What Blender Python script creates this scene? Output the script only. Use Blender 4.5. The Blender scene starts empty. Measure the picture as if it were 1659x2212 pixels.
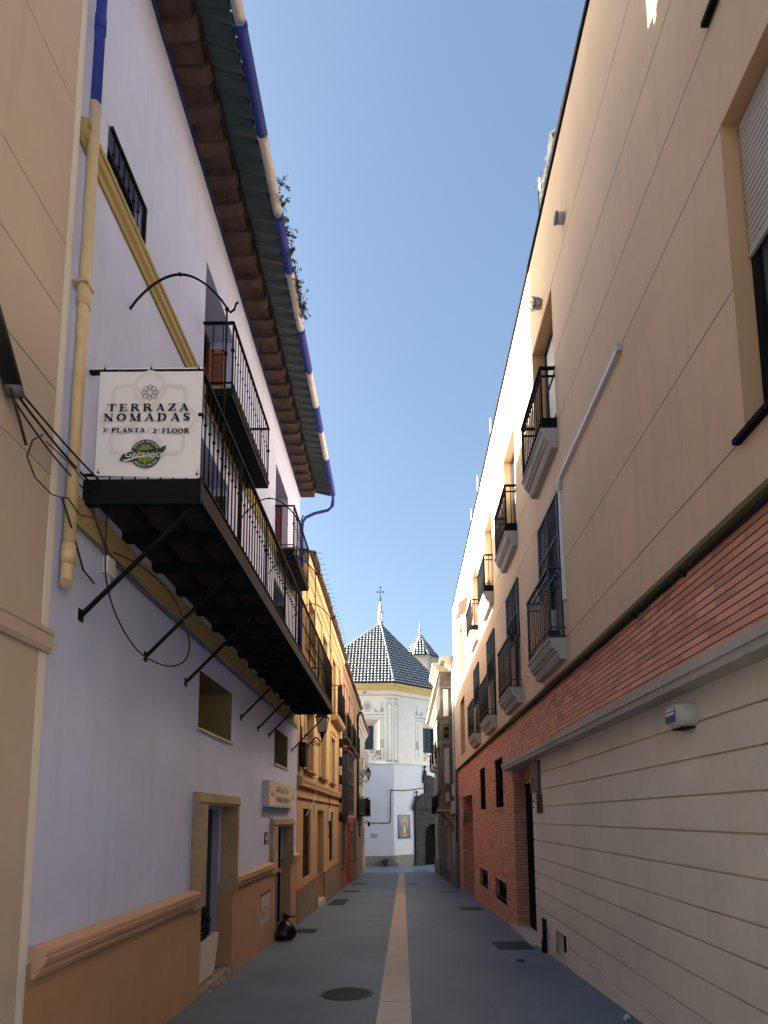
import bpy, bmesh, math, random
from mathutils import Vector, Matrix
random.seed(7)
S = bpy.context.scene
COL = S.collection
R_ = math.radians

# ------------------------------------------------------------------ camera, sky, sun, exposure
cam = bpy.data.cameras.new('camera'); co = bpy.data.objects.new('camera', cam); COL.objects.link(co)
F_PX, W_PX, H_PX = 1180., 1659., 2212.
cam.sensor_fit = 'AUTO'; cam.sensor_width = 36; cam.lens = 36 * F_PX / H_PX
cam.shift_x = (W_PX / 2 - 864.9) / H_PX
cam.shift_y = (1634 - H_PX / 2) / H_PX
cam.clip_start = 0.05; cam.clip_end = 2000
p = math.atan((1765 - 1634) / F_PX); rl = R_(-.5)
c, s = math.cos(p), math.sin(p)
fwd = Vector((0, c, s)); up = Vector((0, -s, c)); rt = Vector((1, 0, 0))
r2 = rt * math.cos(rl) + up * math.sin(rl); u2 = -rt * math.sin(rl) + up * math.cos(rl)
m = Matrix((r2, u2, -fwd)).transposed().to_4x4(); m.translation = (0, 0, 1.65)
co.matrix_world = m
S.camera = co
S.render.resolution_x, S.render.resolution_y = 768, 1024

SUN = Vector((1, .012, -.335)).normalized()
elev = math.asin(-SUN.z)
world = bpy.data.worlds.new('World'); S.world = world; world.use_nodes = True
nt = world.node_tree; nt.nodes.clear()
sky = nt.nodes.new('ShaderNodeTexSky'); sky.sky_type = 'NISHITA'; sky.sun_disc = False
sky.sun_elevation = elev; sky.sun_rotation = math.atan2(-SUN.x, -SUN.y)
sky.air_density = 1.0; sky.dust_density = 6.0; sky.ozone_density = 2.0; sky.altitude = 20
bg = nt.nodes.new('ShaderNodeBackground'); bg.inputs[1].default_value = 0.062
wo = nt.nodes.new('ShaderNodeOutputWorld')
tint = nt.nodes.new('ShaderNodeMix'); tint.data_type = 'RGBA'; tint.blend_type = 'MULTIPLY'; tint.inputs[0].default_value = 1; tint.inputs[7].default_value = (.90, .945, .92, 1)
nt.links.new(sky.outputs[0], tint.inputs[6]); nt.links.new(tint.outputs[2], bg.inputs[0]); nt.links.new(bg.outputs[0], wo.inputs[0])
sl = bpy.data.lights.new('sun', 'SUN'); sl.energy = 5.0; sl.angle = R_(.5); sl.color = (1, .93, .82)
so = bpy.data.objects.new('sun', sl); COL.objects.link(so)
so.rotation_euler = SUN.to_track_quat('-Z', 'Y').to_euler(); so.location = (-20, 0, 20)
S.view_settings.view_transform = 'Standard'; S.view_settings.look = 'None'
S.view_settings.exposure = 2.95; S.view_settings.gamma = 1
S.view_settings.use_curve_mapping = False
S.cycles.max_bounces = 14; S.cycles.diffuse_bounces = 10

# ------------------------------------------------------------------ materials
def newmat(name):
    m = bpy.data.materials.new(name); m.use_nodes = True
    return m, m.node_tree, m.node_tree.nodes['Principled BSDF']
def N(t, kind, **kw):
    n = t.nodes.new(kind)
    for k, v in kw.items():
        if isinstance(k, str) and hasattr(n, k): setattr(n, k, v)
    return n
def pos_vec(t, sx=1, sy=1, sz=1):
    g = N(t, 'ShaderNodeNewGeometry'); mp = N(t, 'ShaderNodeMapping')
    mp.inputs['Scale'].default_value = (sx, sy, sz)
    t.links.new(g.outputs['Position'], mp.inputs['Vector']); return mp.outputs[0]
def mixc(t, fac, a, b):
    n = N(t, 'ShaderNodeMix'); n.data_type = 'RGBA'
    if isinstance(fac, (int, float)): n.inputs[0].default_value = fac
    else: t.links.new(fac, n.inputs[0])
    for i, v in ((6, a), (7, b)):
        if isinstance(v, tuple): n.inputs[i].default_value = (*v[:3], 1)
        else: t.links.new(v, n.inputs[i])
    return n.outputs[2]
def ramp(t, src, a, b):
    n = N(t, 'ShaderNodeMapRange'); n.inputs[1].default_value = a; n.inputs[2].default_value = b
    t.links.new(src, n.inputs[0]); return n.outputs[0]
def noise(t, vec, scale, detail=5, rough=.6):
    n = N(t, 'ShaderNodeTexNoise'); n.inputs['Scale'].default_value = scale
    n.inputs['Detail'].default_value = detail; n.inputs['Roughness'].default_value = rough
    t.links.new(vec, n.inputs['Vector']); return n.outputs[0]
def mul(c, k): return tuple(max(0, min(1, x * k)) for x in c)

def plaster(name, col, dirt=.18, streak=.25, bump=.25, rough=.9, dirtcol=None, fine=60, bdist=.004):
    m, t, b = newmat(name)
    P = pos_vec(t)
    dc = dirtcol or mul(col, .62)
    big = ramp(t, noise(t, P, .9, 6), .35, .75)
    st = ramp(t, noise(t, pos_vec(t, 7, 7, .55), 1.0, 6, .7), .52, .8)
    c1 = mixc(t, big, col, mul(col, 1 - dirt))
    sm = N(t, 'ShaderNodeMath', operation='MULTIPLY'); t.links.new(st, sm.inputs[0]); sm.inputs[1].default_value = streak
    c2 = mixc(t, sm.outputs[0], c1, dc)
    fn = ramp(t, noise(t, P, 14, 4), .3, .8)
    fm = N(t, 'ShaderNodeMath', operation='MULTIPLY'); t.links.new(fn, fm.inputs[0]); fm.inputs[1].default_value = .10
    c3 = mixc(t, fm.outputs[0], c2, dc)
    t.links.new(c3, b.inputs['Base Color']); b.inputs['Roughness'].default_value = rough
    bp = N(t, 'ShaderNodeBump'); bp.inputs['Strength'].default_value = bump; bp.inputs['Distance'].default_value = bdist
    nn = N(t, 'ShaderNodeMath', operation='ADD')
    t.links.new(noise(t, P, fine, 4), nn.inputs[0]); t.links.new(noise(t, P, 4, 3), nn.inputs[1])
    t.links.new(nn.outputs[0], bp.inputs['Height']); t.links.new(bp.outputs[0], b.inputs['Normal'])
    return m
def plain(name, col, rough=.5, metal=0, var=.2, scale=9, bump=0, spec=.5):
    m, t, b = newmat(name)
    c = mixc(t, ramp(t, noise(t, pos_vec(t), scale, 5), .3, .75), col, mul(col, 1 - var))
    t.links.new(c, b.inputs['Base Color']); b.inputs['Roughness'].default_value = rough
    b.inputs['Metallic'].default_value = metal; b.inputs['Specular IOR Level'].default_value = spec
    if bump:
        bp = N(t, 'ShaderNodeBump'); bp.inputs['Strength'].default_value = bump; bp.inputs['Distance'].default_value = .01
        t.links.new(noise(t, pos_vec(t), scale * 2, 5), bp.inputs['Height']); t.links.new(bp.outputs[0], b.inputs['Normal'])
    return m
def brickmat(name, c1, c2, mortar, bw=.25, rh=.061, ms=.007):
    """long facing bricks: open dark bed joints, tight almost flush head joints"""
    m, t, b = newmat(name)
    g = N(t, 'ShaderNodeNewGeometry'); sp = N(t, 'ShaderNodeSeparateXYZ'); t.links.new(g.outputs['Position'], sp.inputs[0])
    ad = N(t, 'ShaderNodeMath', operation='ADD'); t.links.new(sp.outputs[0], ad.inputs[0]); t.links.new(sp.outputs[1], ad.inputs[1])
    cb = N(t, 'ShaderNodeCombineXYZ'); t.links.new(ad.outputs[0], cb.inputs[0]); t.links.new(sp.outputs[2], cb.inputs[1])
    br = N(t, 'ShaderNodeTexBrick'); t.links.new(cb.outputs[0], br.inputs['Vector'])
    br.inputs['Scale'].default_value = 1; br.inputs['Brick Width'].default_value = bw; br.inputs['Row Height'].default_value = rh
    br.inputs['Mortar Size'].default_value = .003; br.inputs['Mortar Smooth'].default_value = .3; br.inputs['Bias'].default_value = .1
    br.inputs['Color1'].default_value = (*c1, 1); br.inputs['Color2'].default_value = (*c2, 1); br.inputs['Mortar'].default_value = (*mul(c1, .62), 1)
    dv = N(t, 'ShaderNodeMath', operation='DIVIDE'); t.links.new(sp.outputs[2], dv.inputs[0]); dv.inputs[1].default_value = rh
    fr = N(t, 'ShaderNodeMath', operation='FRACT'); t.links.new(dv.outputs[0], fr.inputs[0])
    sb = N(t, 'ShaderNodeMath', operation='SUBTRACT'); t.links.new(fr.outputs[0], sb.inputs[0]); sb.inputs[1].default_value = .5
    ab = N(t, 'ShaderNodeMath', operation='ABSOLUTE'); t.links.new(sb.outputs[0], ab.inputs[0])
    j = ramp(t, ab.outputs[0], .40, .455)
    P = pos_vec(t)
    big = ramp(t, noise(t, P, .8, 6), .4, .8)
    c = mixc(t, big, br.outputs[0], mul(c1, .8)); c = mixc(t, j, c, mortar)
    t.links.new(c, b.inputs['Base Color']); b.inputs['Roughness'].default_value = .8
    bp = N(t, 'ShaderNodeBump'); bp.invert = True; bp.inputs['Strength'].default_value = 1; bp.inputs['Distance'].default_value = .012
    t.links.new(j, bp.inputs['Height']); t.links.new(bp.outputs[0], b.inputs['Normal'])
    return m
def stonemat(name, col, dark, scale=3):
    m, t, b = newmat(name)
    P = pos_vec(t)
    n1 = noise(t, P, scale, 8, .7); n2 = noise(t, P, scale * 7, 6, .7)
    c = mixc(t, ramp(t, n1, .35, .68), col, dark); c = mixc(t, ramp(t, n2, .55, .8), c, mul(dark, .7))
    t.links.new(c, b.inputs['Base Color']); b.inputs['Roughness'].default_value = .92
    bp = N(t, 'ShaderNodeBump'); bp.inputs['Strength'].default_value = .6; bp.inputs['Distance'].default_value = .02
    t.links.new(n2, bp.inputs['Height']); t.links.new(bp.outputs[0], b.inputs['Normal'])
    return m
def glassmat(name, col=(.008, .012, .014), rough=.08):
    m, t, b = newmat(name); b.inputs['Base Color'].default_value = (*col, 1); b.inputs['Roughness'].default_value = rough
    b.inputs['Specular IOR Level'].default_value = .7
    bp = N(t, 'ShaderNodeBump'); bp.inputs['Strength'].default_value = .05
    t.links.new(noise(t, pos_vec(t), 2.5, 2), bp.inputs['Height']); t.links.new(bp.outputs[0], b.inputs['Normal'])
    return m

M = {}
M['lav'] = plaster('lavender_paint', (.47, .565, .84), .15, .32, .4, dirtcol=(.30, .29, .42))
M['lavdeep'] = plain('lavender_door', (.26, .27, .50), .6)
M['cream'] = plaster('cream_render', (.46, .40, .33), .14, .22, .2)
M['whitetrim'] = plaster('white_trim', (.66, .64, .60), .08, .15, .15)
M['dado'] = plaster('terracotta_paint', (.38, .24, .14), .25, .35, .35, dirtcol=(.20, .13, .09))
M['mould'] = plaster('moulding_plaster', (.50, .33, .22), .15, .3, .4)
M['yelband'] = plaster('ochre_band', (.34, .28, .125), .12, .2, .2)
M['olive'] = plaster('shaded_olive', (.16, .15, .075), .15, .25, .3)  # ochre darkened to olive: the recess shade is in the colour
M['stonefr'] = stonemat('door_stone', (.40, .31, .20), (.24, .18, .12), 4)
M['beige'] = plaster('beige_render', (.72, .515, .345), .14, .34, .2, dirtcol=(.36, .31, .26))
M['orange_reveal'] = plaster('orange_reveal', (.55, .33, .17), .06, .1, .1)
M['garage'] = plaster('garage_render', (.86, .77, .64), .20, .16, .25, dirtcol=(.30, .26, .23))
M['conc'] = plaster('concrete', (.50, .47, .42), .3, .5, .4, dirtcol=(.16, .15, .13))
M['brick'] = brickmat('facing_brick', (.86, .41, .29), (.55, .24, .165), (.07, .03, .02))
M['yellow'] = plaster('yellow_render', (.54, .39, .19), .14, .35, .25, dirtcol=(.45, .28, .12))
M['yellow2'] = plaster('ochre_render', (.44, .29, .155), .16, .35, .25, dirtcol=(.42, .25, .12))
M['yelframe'] = plaster('cream_frame', (.58, .48, .31), .08, .2, .2)
M['salmon'] = plaster('salmon_render', (.50, .25, .17), .14, .3, .2)
M['redlow'] = plaster('rust_render', (.30, .095, .055), .15, .2, .3)
M['pinkcream'] = plaster('pale_render', (.62, .54, .42), .10, .25, .25)
M['tan'] = plaster('tan_render', (.42, .25, .16), .15, .25, .3)
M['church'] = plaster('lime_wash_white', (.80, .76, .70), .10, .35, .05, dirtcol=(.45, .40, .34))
M['churchlow'] = plaster('lime_wash_shaded_blue', (.66, .67, .72), .10, .25, .05, dirtcol=(.42, .44, .50))  # same whitewash as above, with bluish shade put into the colour
M['fresco'] = plaster('fresco_grey', (.44, .41, .385), .3, .5, .3, dirtcol=(.58, .56, .53))
M['fresco2'] = plaster('fresco_pale', (.56, .53, .50), .2, .4, .3, dirtcol=(.38, .35, .33))
M['churchyel'] = plaster('cornice_yellow', (.68, .50, .20), .1, .25, .2)
M['portal'] = stonemat('portal_stone', (.050, .053, .056), (.024, .027, .03), 1.5)
M['plinth'] = stonemat('plinth_stone', (.30, .27, .22), (.20, .18, .15), 1.6)
M['oldstone'] = stonemat('old_stone_base', (.25, .20, .145), (.12, .105, .085), 2.2)
M['rubble'] = stonemat('rubble_brick', (.40, .27, .22), (.25, .20, .18), 5)
M['greywood'] = stonemat('weathered_wood', (.20, .175, .145), (.085, .075, .065), 2.2)
M['greyren'] = plaster('grey_render', (.27, .25, .22), .2, .5, .4, dirtcol=(.22, .20, .17))
M['oldcream'] = plaster('old_cream_stone', (.40, .34, .25), .2, .5, .4, dirtcol=(.18, .15, .12))
M['darkbase'] = plaster('dark_red_base', (.13, .075, .065), .2, .3, .3)
M['iron'] = plain('black_iron', (.006, .007, .009), .75, 0, .3, spec=.15)
M['ironw'] = plain('worn_iron', (.010, .010, .011), .8, 0, .5, spec=.15)
M['irongrey'] = plain('grey_iron', (.035, .04, .048), .5, 0, .3)
M['soffit'] = plain('soffit_tile', (.055, .038, .036), .9, 0, .45, 6, .4, spec=.1)
M['corbel'] = stonemat('corbel_tile', (.095, .055, .046), (.035, .022, .02), 5)
M['brownwood'] = stonemat('eave_timber', (.03, .02, .018), (.015, .01, .01), 4)
M['teal'] = plain('green_glazed_tile', (.008, .035, .034), .4, 0, .5, 12)
M['bluepaint'] = plain('blue_paint', (.035, .06, .34), .75, 0, .35, spec=.15)
M['bluetrim'] = plain('blue_trim', (.02, .04, .16), .5, 0, .3)
M['whitepipe'] = plain('white_pipe', (.58, .57, .56), .7, 0, .2)
M['creampipe'] = plain('cream_pipe', (.56, .45, .26), .5, 0, .2)
M['tile'] = stonemat('clay_roof_tile', (.20, .15, .115), (.09, .075, .06), 6)
M['tileorange'] = stonemat('clay_tile_orange', (.42, .18, .10), (.22, .11, .07), 5)
M['twhite'] = plain('white_glazed_tile', (.62, .62, .62), .35, 0, .35, 3)
M['tdark'] = plain('black_glazed_tile', (.016, .020, .030), .35, 0, .4, 3)
M['banner'] = plain('banner_vinyl', (.78, .80, .83), .55, 0, .06, 3)
M['wmark'] = plain('banner_watermark', (.70, .70, .71), .55, 0, .03)
M['ink'] = plain('navy_ink', (.004, .006, .012), .5, 0, .1)
M['inkgreen'] = plain('dark_green_ink', (.014, .035, .022), .5, 0, .1)
M['hop'] = plain('hop_green', (.20, .30, .06), .5, 0, .2)
M['hopdark'] = plain('hop_dark_green', (.06, .12, .03), .5, 0, .2)
M['white'] = plain('white_ink', (.75, .75, .73), .5, 0, .05)
M['red'] = plain('red_ink', (.55, .08, .06), .5, 0, .1)
M['signface'] = plain('sign_cream', (.60, .55, .44), .5, 0, .08)
M['signside'] = plain('sign_side', (.45, .45, .47), .5, 0, .15)
M['shutter'] = plain('orange_shutter', (.50, .15, .05), .6, 0, .2)
M['redshutter'] = plain('red_shutter', (.35, .05, .025), .6, 0, .2)
M['glass'] = glassmat('dark_glass'); M['glassg'] = glassmat('grey_glass', (.10, .11, .12), .15)
M['glassw'] = glassmat('bright_glass', (.55, .56, .56), .25)  # pale base; on the grey bay it paints in the sky's reflection
M['door_dark'] = plain('dark_door', (.007, .007, .008), .85, spec=.1)
M['brown'] = plain('brown_wood', (.06, .03, .016), .6, 0, .3)
M['green'] = plain('green_shutter', (.012, .06, .05), .55, 0, .3)
M['tealdoor'] = plain('teal_door', (.025, .06, .075), .4, 0, .4, 2)
M['planter'] = plain('planter_white', (.56, .54, .50), .55, 0, .12, 5)
M['leaf'] = plain('leaf_green', (.02, .04, .012), .6, 0, .4, 20)
M['leafdark'] = plain('leaf_dark', (.006, .013, .008), .6, 0, .4, 20)
M['stem'] = plain('stem_brown', (.10, .08, .04), .7)
M['bag'] = plain('black_plastic', (.003, .003, .0035), .18, 0, .2, 12, .6)
M['cable'] = plain('black_cable', (.005, .005, .006), .6)
M['cablegrey'] = plain('grey_cable', (.08, .09, .11), .6)
M['shutterslat'] = plain('aluminium_slat', (.50, .48, .44), .5, .1, .1)
M['conduit'] = plain('white_conduit', (.66, .66, .68), .45, 0, .08)
M['panelgreen'] = plain('grey_green_panel', (.07, .08, .065), .5, 0, .2)
M['alarm'] = plain('alarm_plastic', (.52, .50, .43), .35, 0, .1)
M['balcgrey'] = plaster('balcony_concrete', (.42, .40, .38), .15, .3, .25, dirtcol=(.20, .18, .16))
M['bluegrey'] = plain('blue_grey_frame', (.02, .03, .05), .45, 0, .2)
M['panelgrey'] = plain('grey_sheet', (.06, .07, .07), .6, 0, .2)
M['skin'] = plain('skin', (.50, .28, .20), .5, 0, .1)
M['coat'] = plain('dark_coat', (.03, .035, .04), .8, 0, .3)
M['hair'] = plain('dark_hair', (.025, .018, .015), .6, 0, .3)
M['cloth'] = plain('orange_cloth', (.26, .035, .015), .8, 0, .25, 14)
M['cig'] = plain('cigarette_paper', (.7, .68, .62), .6)
M['bluepot'] = plain('blue_pot', (.03, .05, .16), .3)
M['orangepot'] = plain('terracotta_pot', (.32, .08, .03), .7)
M['lampglass'] = glassmat('lamp_glass', (.38, .36, .32), .2)
M['plaquew'] = plain('pale_plaque', (.46, .47, .52), .4, 0, .2)
M['tileblue'] = plain('azulejo_blue', (.02, .06, .17), .3, 0, .4, 9)
M['tileyel'] = plain('azulejo_yellow', (.20, .18, .06), .3, 0, .4, 12)
M['tilegreen'] = plain('azulejo_green', (.05, .08, .06), .3, 0, .5, 12)
M['grate'] = plain('iron_grate', (.014, .022, .032), .6, .4, .3)
M['stripmat'] = plaster('tan_paving', (.56, .50, .43), .22, .1, .3, fine=90)
M['paper'] = plain('white_paper', (.6, .58, .55), .8)
M['stoneveil'] = stonemat('threshold_stone', (.33, .31, .28), (.12, .11, .10), 8)
M['marble'] = plaster('marble_step', (.46, .42, .38), .2, .3, .1)
# paving: grey-blue stone slabs with wide faint joints and stains
def paving():
    m, t, b = newmat('paving_stone')
    P = pos_vec(t)
    br = N(t, 'ShaderNodeTexBrick'); t.links.new(P, br.inputs['Vector'])
    br.inputs['Scale'].default_value = 1; br.inputs['Brick Width'].default_value = 1.9; br.inputs['Row Height'].default_value = 1.35
    br.inputs['Mortar Size'].default_value = .004; br.inputs['Mortar Smooth'].default_value = .2
    br.inputs['Color1'].default_value = (.112, .168, .235, 1); br.inputs['Color2'].default_value = (.096, .146, .206, 1); br.inputs['Mortar'].default_value = (.085, .09, .10, 1)
    big = ramp(t, noise(t, P, .7, 7, .65), .40, .72)
    c = mixc(t, big, br.outputs[0], (.070, .100, .140))
    sp = ramp(t, noise(t, P, 5, 6, .7), .55, .8)
    f = N(t, 'ShaderNodeMath', operation='MULTIPLY'); t.links.new(sp, f.inputs[0]); f.inputs[1].default_value = .6
    c = mixc(t, f.outputs[0], c, (.06, .075, .095))
    g = ramp(t, noise(t, P, 160, 3, .8), .35, .75)
    f2 = N(t, 'ShaderNodeMath', operation='MULTIPLY'); t.links.new(g, f2.inputs[0]); f2.inputs[1].default_value = .3
    c = mixc(t, f2.outputs[0], c, (.17, .175, .19))
    t.links.new(c, b.inputs['Base Color'])
    rr = N(t, 'ShaderNodeMapRange'); t.links.new(noise(t, P, 1.3, 5), rr.inputs[0]); rr.inputs[3].default_value = .42; rr.inputs[4].default_value = .72
    t.links.new(rr.outputs[0], b.inputs['Roughness'])
    bp = N(t, 'ShaderNodeBump'); bp.inputs['Strength'].default_value = .3; bp.inputs['Distance'].default_value = .004
    t.links.new(noise(t, P, 70, 4), bp.inputs['Height']); t.links.new(bp.outputs[0], b.inputs['Normal'])
    return m
M['paving'] = paving()

# ------------------------------------------------------------------ frames: (u along wall, v height, w out towards the street) -> world
SLOPE = .056
def LF(u, v, w): return (-2.27 - .0076 * u + w, u, v)
def RF(u, v, w): return (2.13 + .0085 * u - w, u, v)
def GF(x, y, h): return (x, y, -SLOPE * y + h)
def gz(y): return -SLOPE * y
def WF(x, y, z): return (x, y, z)
CB = (-.68, 51.3); CD = (math.cos(R_(38)), math.sin(R_(38)))
def CA(u, v, w): return (u, 51.3 - w, v)                       # church face A, u = world X
def CBF(u, v, w): return (CB[0] + CD[0] * u + CD[1] * w, CB[1] + CD[1] * u - CD[0] * w, v)   # face B

class MB:
    def __init__(s): s.v = []; s.f = []; s.sm = []
    def add(s, pts, faces, smooth=False):
        b = len(s.v); s.v += [tuple(q) for q in pts]
        for f in faces: s.f.append(tuple(b + i for i in f)); s.sm.append(smooth)
        return s
    def quad(s, *pts): return s.add(pts, [tuple(range(len(pts)))])
    def box(s, fr, u0, u1, v0, v1, w0, w1):
        P = [fr(u, v, w) for u in (u0, u1) for v in (v0, v1) for w in (w0, w1)]
        return s.add(P, [(0, 1, 3, 2), (4, 6, 7, 5), (0, 4, 5, 1), (2, 3, 7, 6), (0, 2, 6, 4), (1, 5, 7, 3)])
    def prism(s, fr, prof, u0, u1, smooth=False):             # profile [(w,v)] extruded along u
        n = len(prof); P = [fr(u0, v, w) for w, v in prof] + [fr(u1, v, w) for w, v in prof]
        F = [(i, (i + 1) % n, n + (i + 1) % n, n + i) for i in range(n)]
        s.add(P, F, smooth); s.add(P, [tuple(range(n)), tuple(range(2 * n - 1, n - 1, -1))]); return s
    def slab(s, fr, pts, w0, w1):                             # polygon [(u,v)] with thickness in w
        n = len(pts); P = [fr(u, v, w0) for u, v in pts] + [fr(u, v, w1) for u, v in pts]
        return s.add(P, [(i, (i + 1) % n, n + (i + 1) % n, n + i) for i in range(n)] + [tuple(range(n)), tuple(range(2 * n - 1, n - 1, -1))])
    def tube(s, pts, r, n=8, smooth=True, cap=True):
        pts = [Vector(q) for q in pts]; m = len(pts)
        rs = r if isinstance(r, (list, tuple)) else [r] * m
        rings = []; prev = None
        for i, q in enumerate(pts):
            d = (pts[min(i + 1, m - 1)] - pts[max(i - 1, 0)])
            if d.length < 1e-9: d = Vector((0, 0, 1))
            d.normalize()
            if prev is None:
                a = Vector((0, 0, 1)) if abs(d.z) < .9 else Vector((1, 0, 0))
                x = d.cross(a).normalized()
            else:
                x = (prev - d * prev.dot(d)).normalized()
            prev = x; y = d.cross(x)
            rings.append([q + (x * math.cos(2 * math.pi * k / n + math.pi / n) + y * math.sin(2 * math.pi * k / n + math.pi / n)) * rs[i] for k in range(n)])
        P = [q for rg in rings for q in rg]
        F = [(i * n + k, i * n + (k + 1) % n, (i + 1) * n + (k + 1) % n, (i + 1) * n + k) for i in range(m - 1) for k in range(n)]
        s.add(P, F, smooth)
        if cap: s.add(P, [tuple(range(n)), tuple((m - 1) * n + k for k in range(n))])
        return s
    def lathe(s, c, prof, n=16, smooth=True):                 # profile [(r,z)] about vertical axis at c
        P = [(c[0] + r * math.cos(2 * math.pi * k / n), c[1] + r * math.sin(2 * math.pi * k / n), c[2] + z) for r, z in prof for k in range(n)]
        m = len(prof)
        s.add(P, [(i * n + k, i * n + (k + 1) % n, (i + 1) * n + (k + 1) % n, (i + 1) * n + k) for i in range(m - 1) for k in range(n)], smooth)
        return s.add(P, [tuple(range(n)), tuple((m - 1) * n + k for k in range(n))])
    def ball(s, c, r, n=8, sz=1):
        return s.lathe(c, [(max(.001, r * math.sin(math.pi * i / 6)), -r * sz * math.cos(math.pi * i / 6)) for i in range(7)], n)
    def wall(s, fr, u0, u1, v0, v1, ops, w=0, back=6, closed=True):
        """front sheet with real openings and their reveals; ops = (a,b,c,d,depth)"""
        us = sorted({u0, u1} | {x for o in ops for x in (o[0], o[1]) if u0 < x < u1})
        vs = sorted({v0, v1} | {x for o in ops for x in (o[2], o[3]) if v0 < x < v1})
        for i in range(len(us) - 1):
            for j in range(len(vs) - 1):
                cu, cv = (us[i] + us[i + 1]) / 2, (vs[j] + vs[j + 1]) / 2
                if any(o[0] < cu < o[1] and o[2] < cv < o[3] for o in ops): continue
                s.quad(fr(us[i], vs[j], w), fr(us[i + 1], vs[j], w), fr(us[i + 1], vs[j + 1], w), fr(us[i], vs[j + 1], w))
        for a, b, c_, d, dep in ops:
            e = w - dep
            a2, b2 = max(a, u0), min(b, u1); c2, d2 = max(c_, v0), min(d, v1)
            for ok, q in ((a >= u0, ((a2, c2), (a2, d2))), (b <= u1, ((b2, c2), (b2, d2))), (c_ >= v0, ((a2, c2), (b2, c2))), (d <= v1, ((a2, d2), (b2, d2)))):
                if not ok: continue
                (x1, y1), (x2, y2) = q
                s.quad(fr(x1, y1, w), fr(x2, y2, w), fr(x2, y2, e), fr(x1, y1, e))
        if closed:
            e = w - back
            for q in (((u0, v0), (u0, v1)), ((u1, v0), (u1, v1)), ((u0, v1), (u1, v1))):
                (x1, y1), (x2, y2) = q
                s.quad(fr(x1, y1, w), fr(x2, y2, w), fr(x2, y2, e), fr(x1, y1, e))
            s.quad(fr(u0, v0, e), fr(u1, v0, e), fr(u1, v1, e), fr(u0, v1, e))
        return s
    def bands(s, fr, u0, u1, vs, w0, w1, gap):                # rusticated courses: boxes with open joints
        for a, b in zip(vs[:-1], vs[1:]): s.box(fr, u0, u1, a + gap / 2, b - gap / 2, w0, w1)
        return s
    def build(s, name, mat, parent=None, root=None):
        o_ = Vector(root.location) if root is not None else Vector((0, 0, 0))
        if parent is not None and root is None:
            q = parent
            while q.parent: q = q.parent
            o_ = Vector(q.location)
        me = bpy.data.meshes.new(name)
        me.from_pydata([tuple(Vector(q) - o_) for q in s.v], [], s.f)
        bm = bmesh.new(); bm.from_mesh(me)
        for f, k in zip(bm.faces, s.sm): f.smooth = k
        bmesh.ops.remove_doubles(bm, verts=bm.verts, dist=1e-5)
        bmesh.ops.recalc_face_normals(bm, faces=bm.faces)
        bm.to_mesh(me); bm.free()
        me.materials.append(M[mat] if isinstance(mat, str) else mat)
        o = bpy.data.objects.new(name, me); COL.objects.link(o)
        if parent is not None: o.parent = parent
        return o
def tag(o, label=None, cat=None, group=None, kind=None):
    if label: o['label'] = label
    if cat: o['category'] = cat
    if group: o['group'] = group
    if kind: o['kind'] = kind
    return o
def empty(name, loc, label=None, cat=None, group=None):
    o = bpy.data.objects.new(name, None); COL.objects.link(o); o.location = loc; o.empty_display_size = .2
    return tag(o, label, cat, group)
def copy_tree(o, off, parent=None, label=None):
    c = o.copy(); COL.objects.link(c); c.parent = parent
    if parent is None or parent.type != 'X':
        c.location = Vector(o.location) + Vector(off)
    if label: c['label'] = label
    for ch in list(o.children): 
        k = copy_tree(ch, (0, 0, 0), c)
    return c
def text_mb(mb, txt, fr, u, v, w, h, width=None, shear=0, align='LEFT', flipu=1, thick=0.0, offset=0):
    """built-in font outlines laid on a frame; h = cap height"""
    cu = bpy.data.curves.new('t', 'FONT'); cu.body = txt; cu.size = 1; cu.shear = shear; cu.align_x = align; cu.offset = offset
    o = bpy.data.objects.new('t', cu); COL.objects.link(o)
    dg = bpy.context.evaluated_depsgraph_get(); me = bpy.data.meshes.new_from_object(o.evaluated_get(dg))
    xs = [q.co.x for q in me.vertices]; k = h / .69
    kx = k if width is None else width / (max(xs) - min(xs)); x0 = min(xs) if align == 'LEFT' else (min(xs) + max(xs)) / 2
    mb.add([fr(u + flipu * (q.co.x - x0) * kx, v + q.co.y * k, w) for q in me.vertices], [tuple(f.vertices) for f in me.polygons])
    bpy.data.objects.remove(o); bpy.data.curves.remove(cu); bpy.data.meshes.remove(me)
def ribbon(mb, fr, pts, t, w, closed=False):
    n = len(pts)
    for i in range(n if closed else n - 1):
        (x1, y1), (x2, y2) = pts[i], pts[(i + 1) % n]
        dx, dy = x2 - x1, y2 - y1; l = math.hypot(dx, dy) or 1; nx, ny = -dy / l * t / 2, dx / l * t / 2
        ex, ey = dx / l * t * .2, dy / l * t * .2
        ww = w + .00004 * (i % 7)
        mb.quad(fr(x1 + nx - ex, y1 + ny - ey, ww), fr(x2 + nx + ex, y2 + ny + ey, ww), fr(x2 - nx + ex, y2 - ny + ey, ww), fr(x1 - nx - ex, y1 - ny - ey, ww))

# ------------------------------------------------------------------ ground
tag(MB().quad(GF(-80, -40, 0), GF(80, -40, 0), GF(80, 400, 0), GF(-80, 400, 0)).build('street', 'paving'), kind='structure')
mb = MB(); y = -9.9
while y < 37.5:
    xc = lambda yy: -.105 + .0035 * yy
    y2 = min(y + 1.79, 37.5)
    if not (21.3 < y < 21.6): mb.add([GF(xc(y) - .17, y + .006, .004), GF(xc(y) + .17, y + .006, .004), GF(xc(y2) + .17, y2 - .006, .004), GF(xc(y2) - .17, y2 - .006, .004)], [(0, 1, 2, 3)])
    y = y2
tag(mb.build('paving_strip', 'stripmat'), kind='structure')

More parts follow.
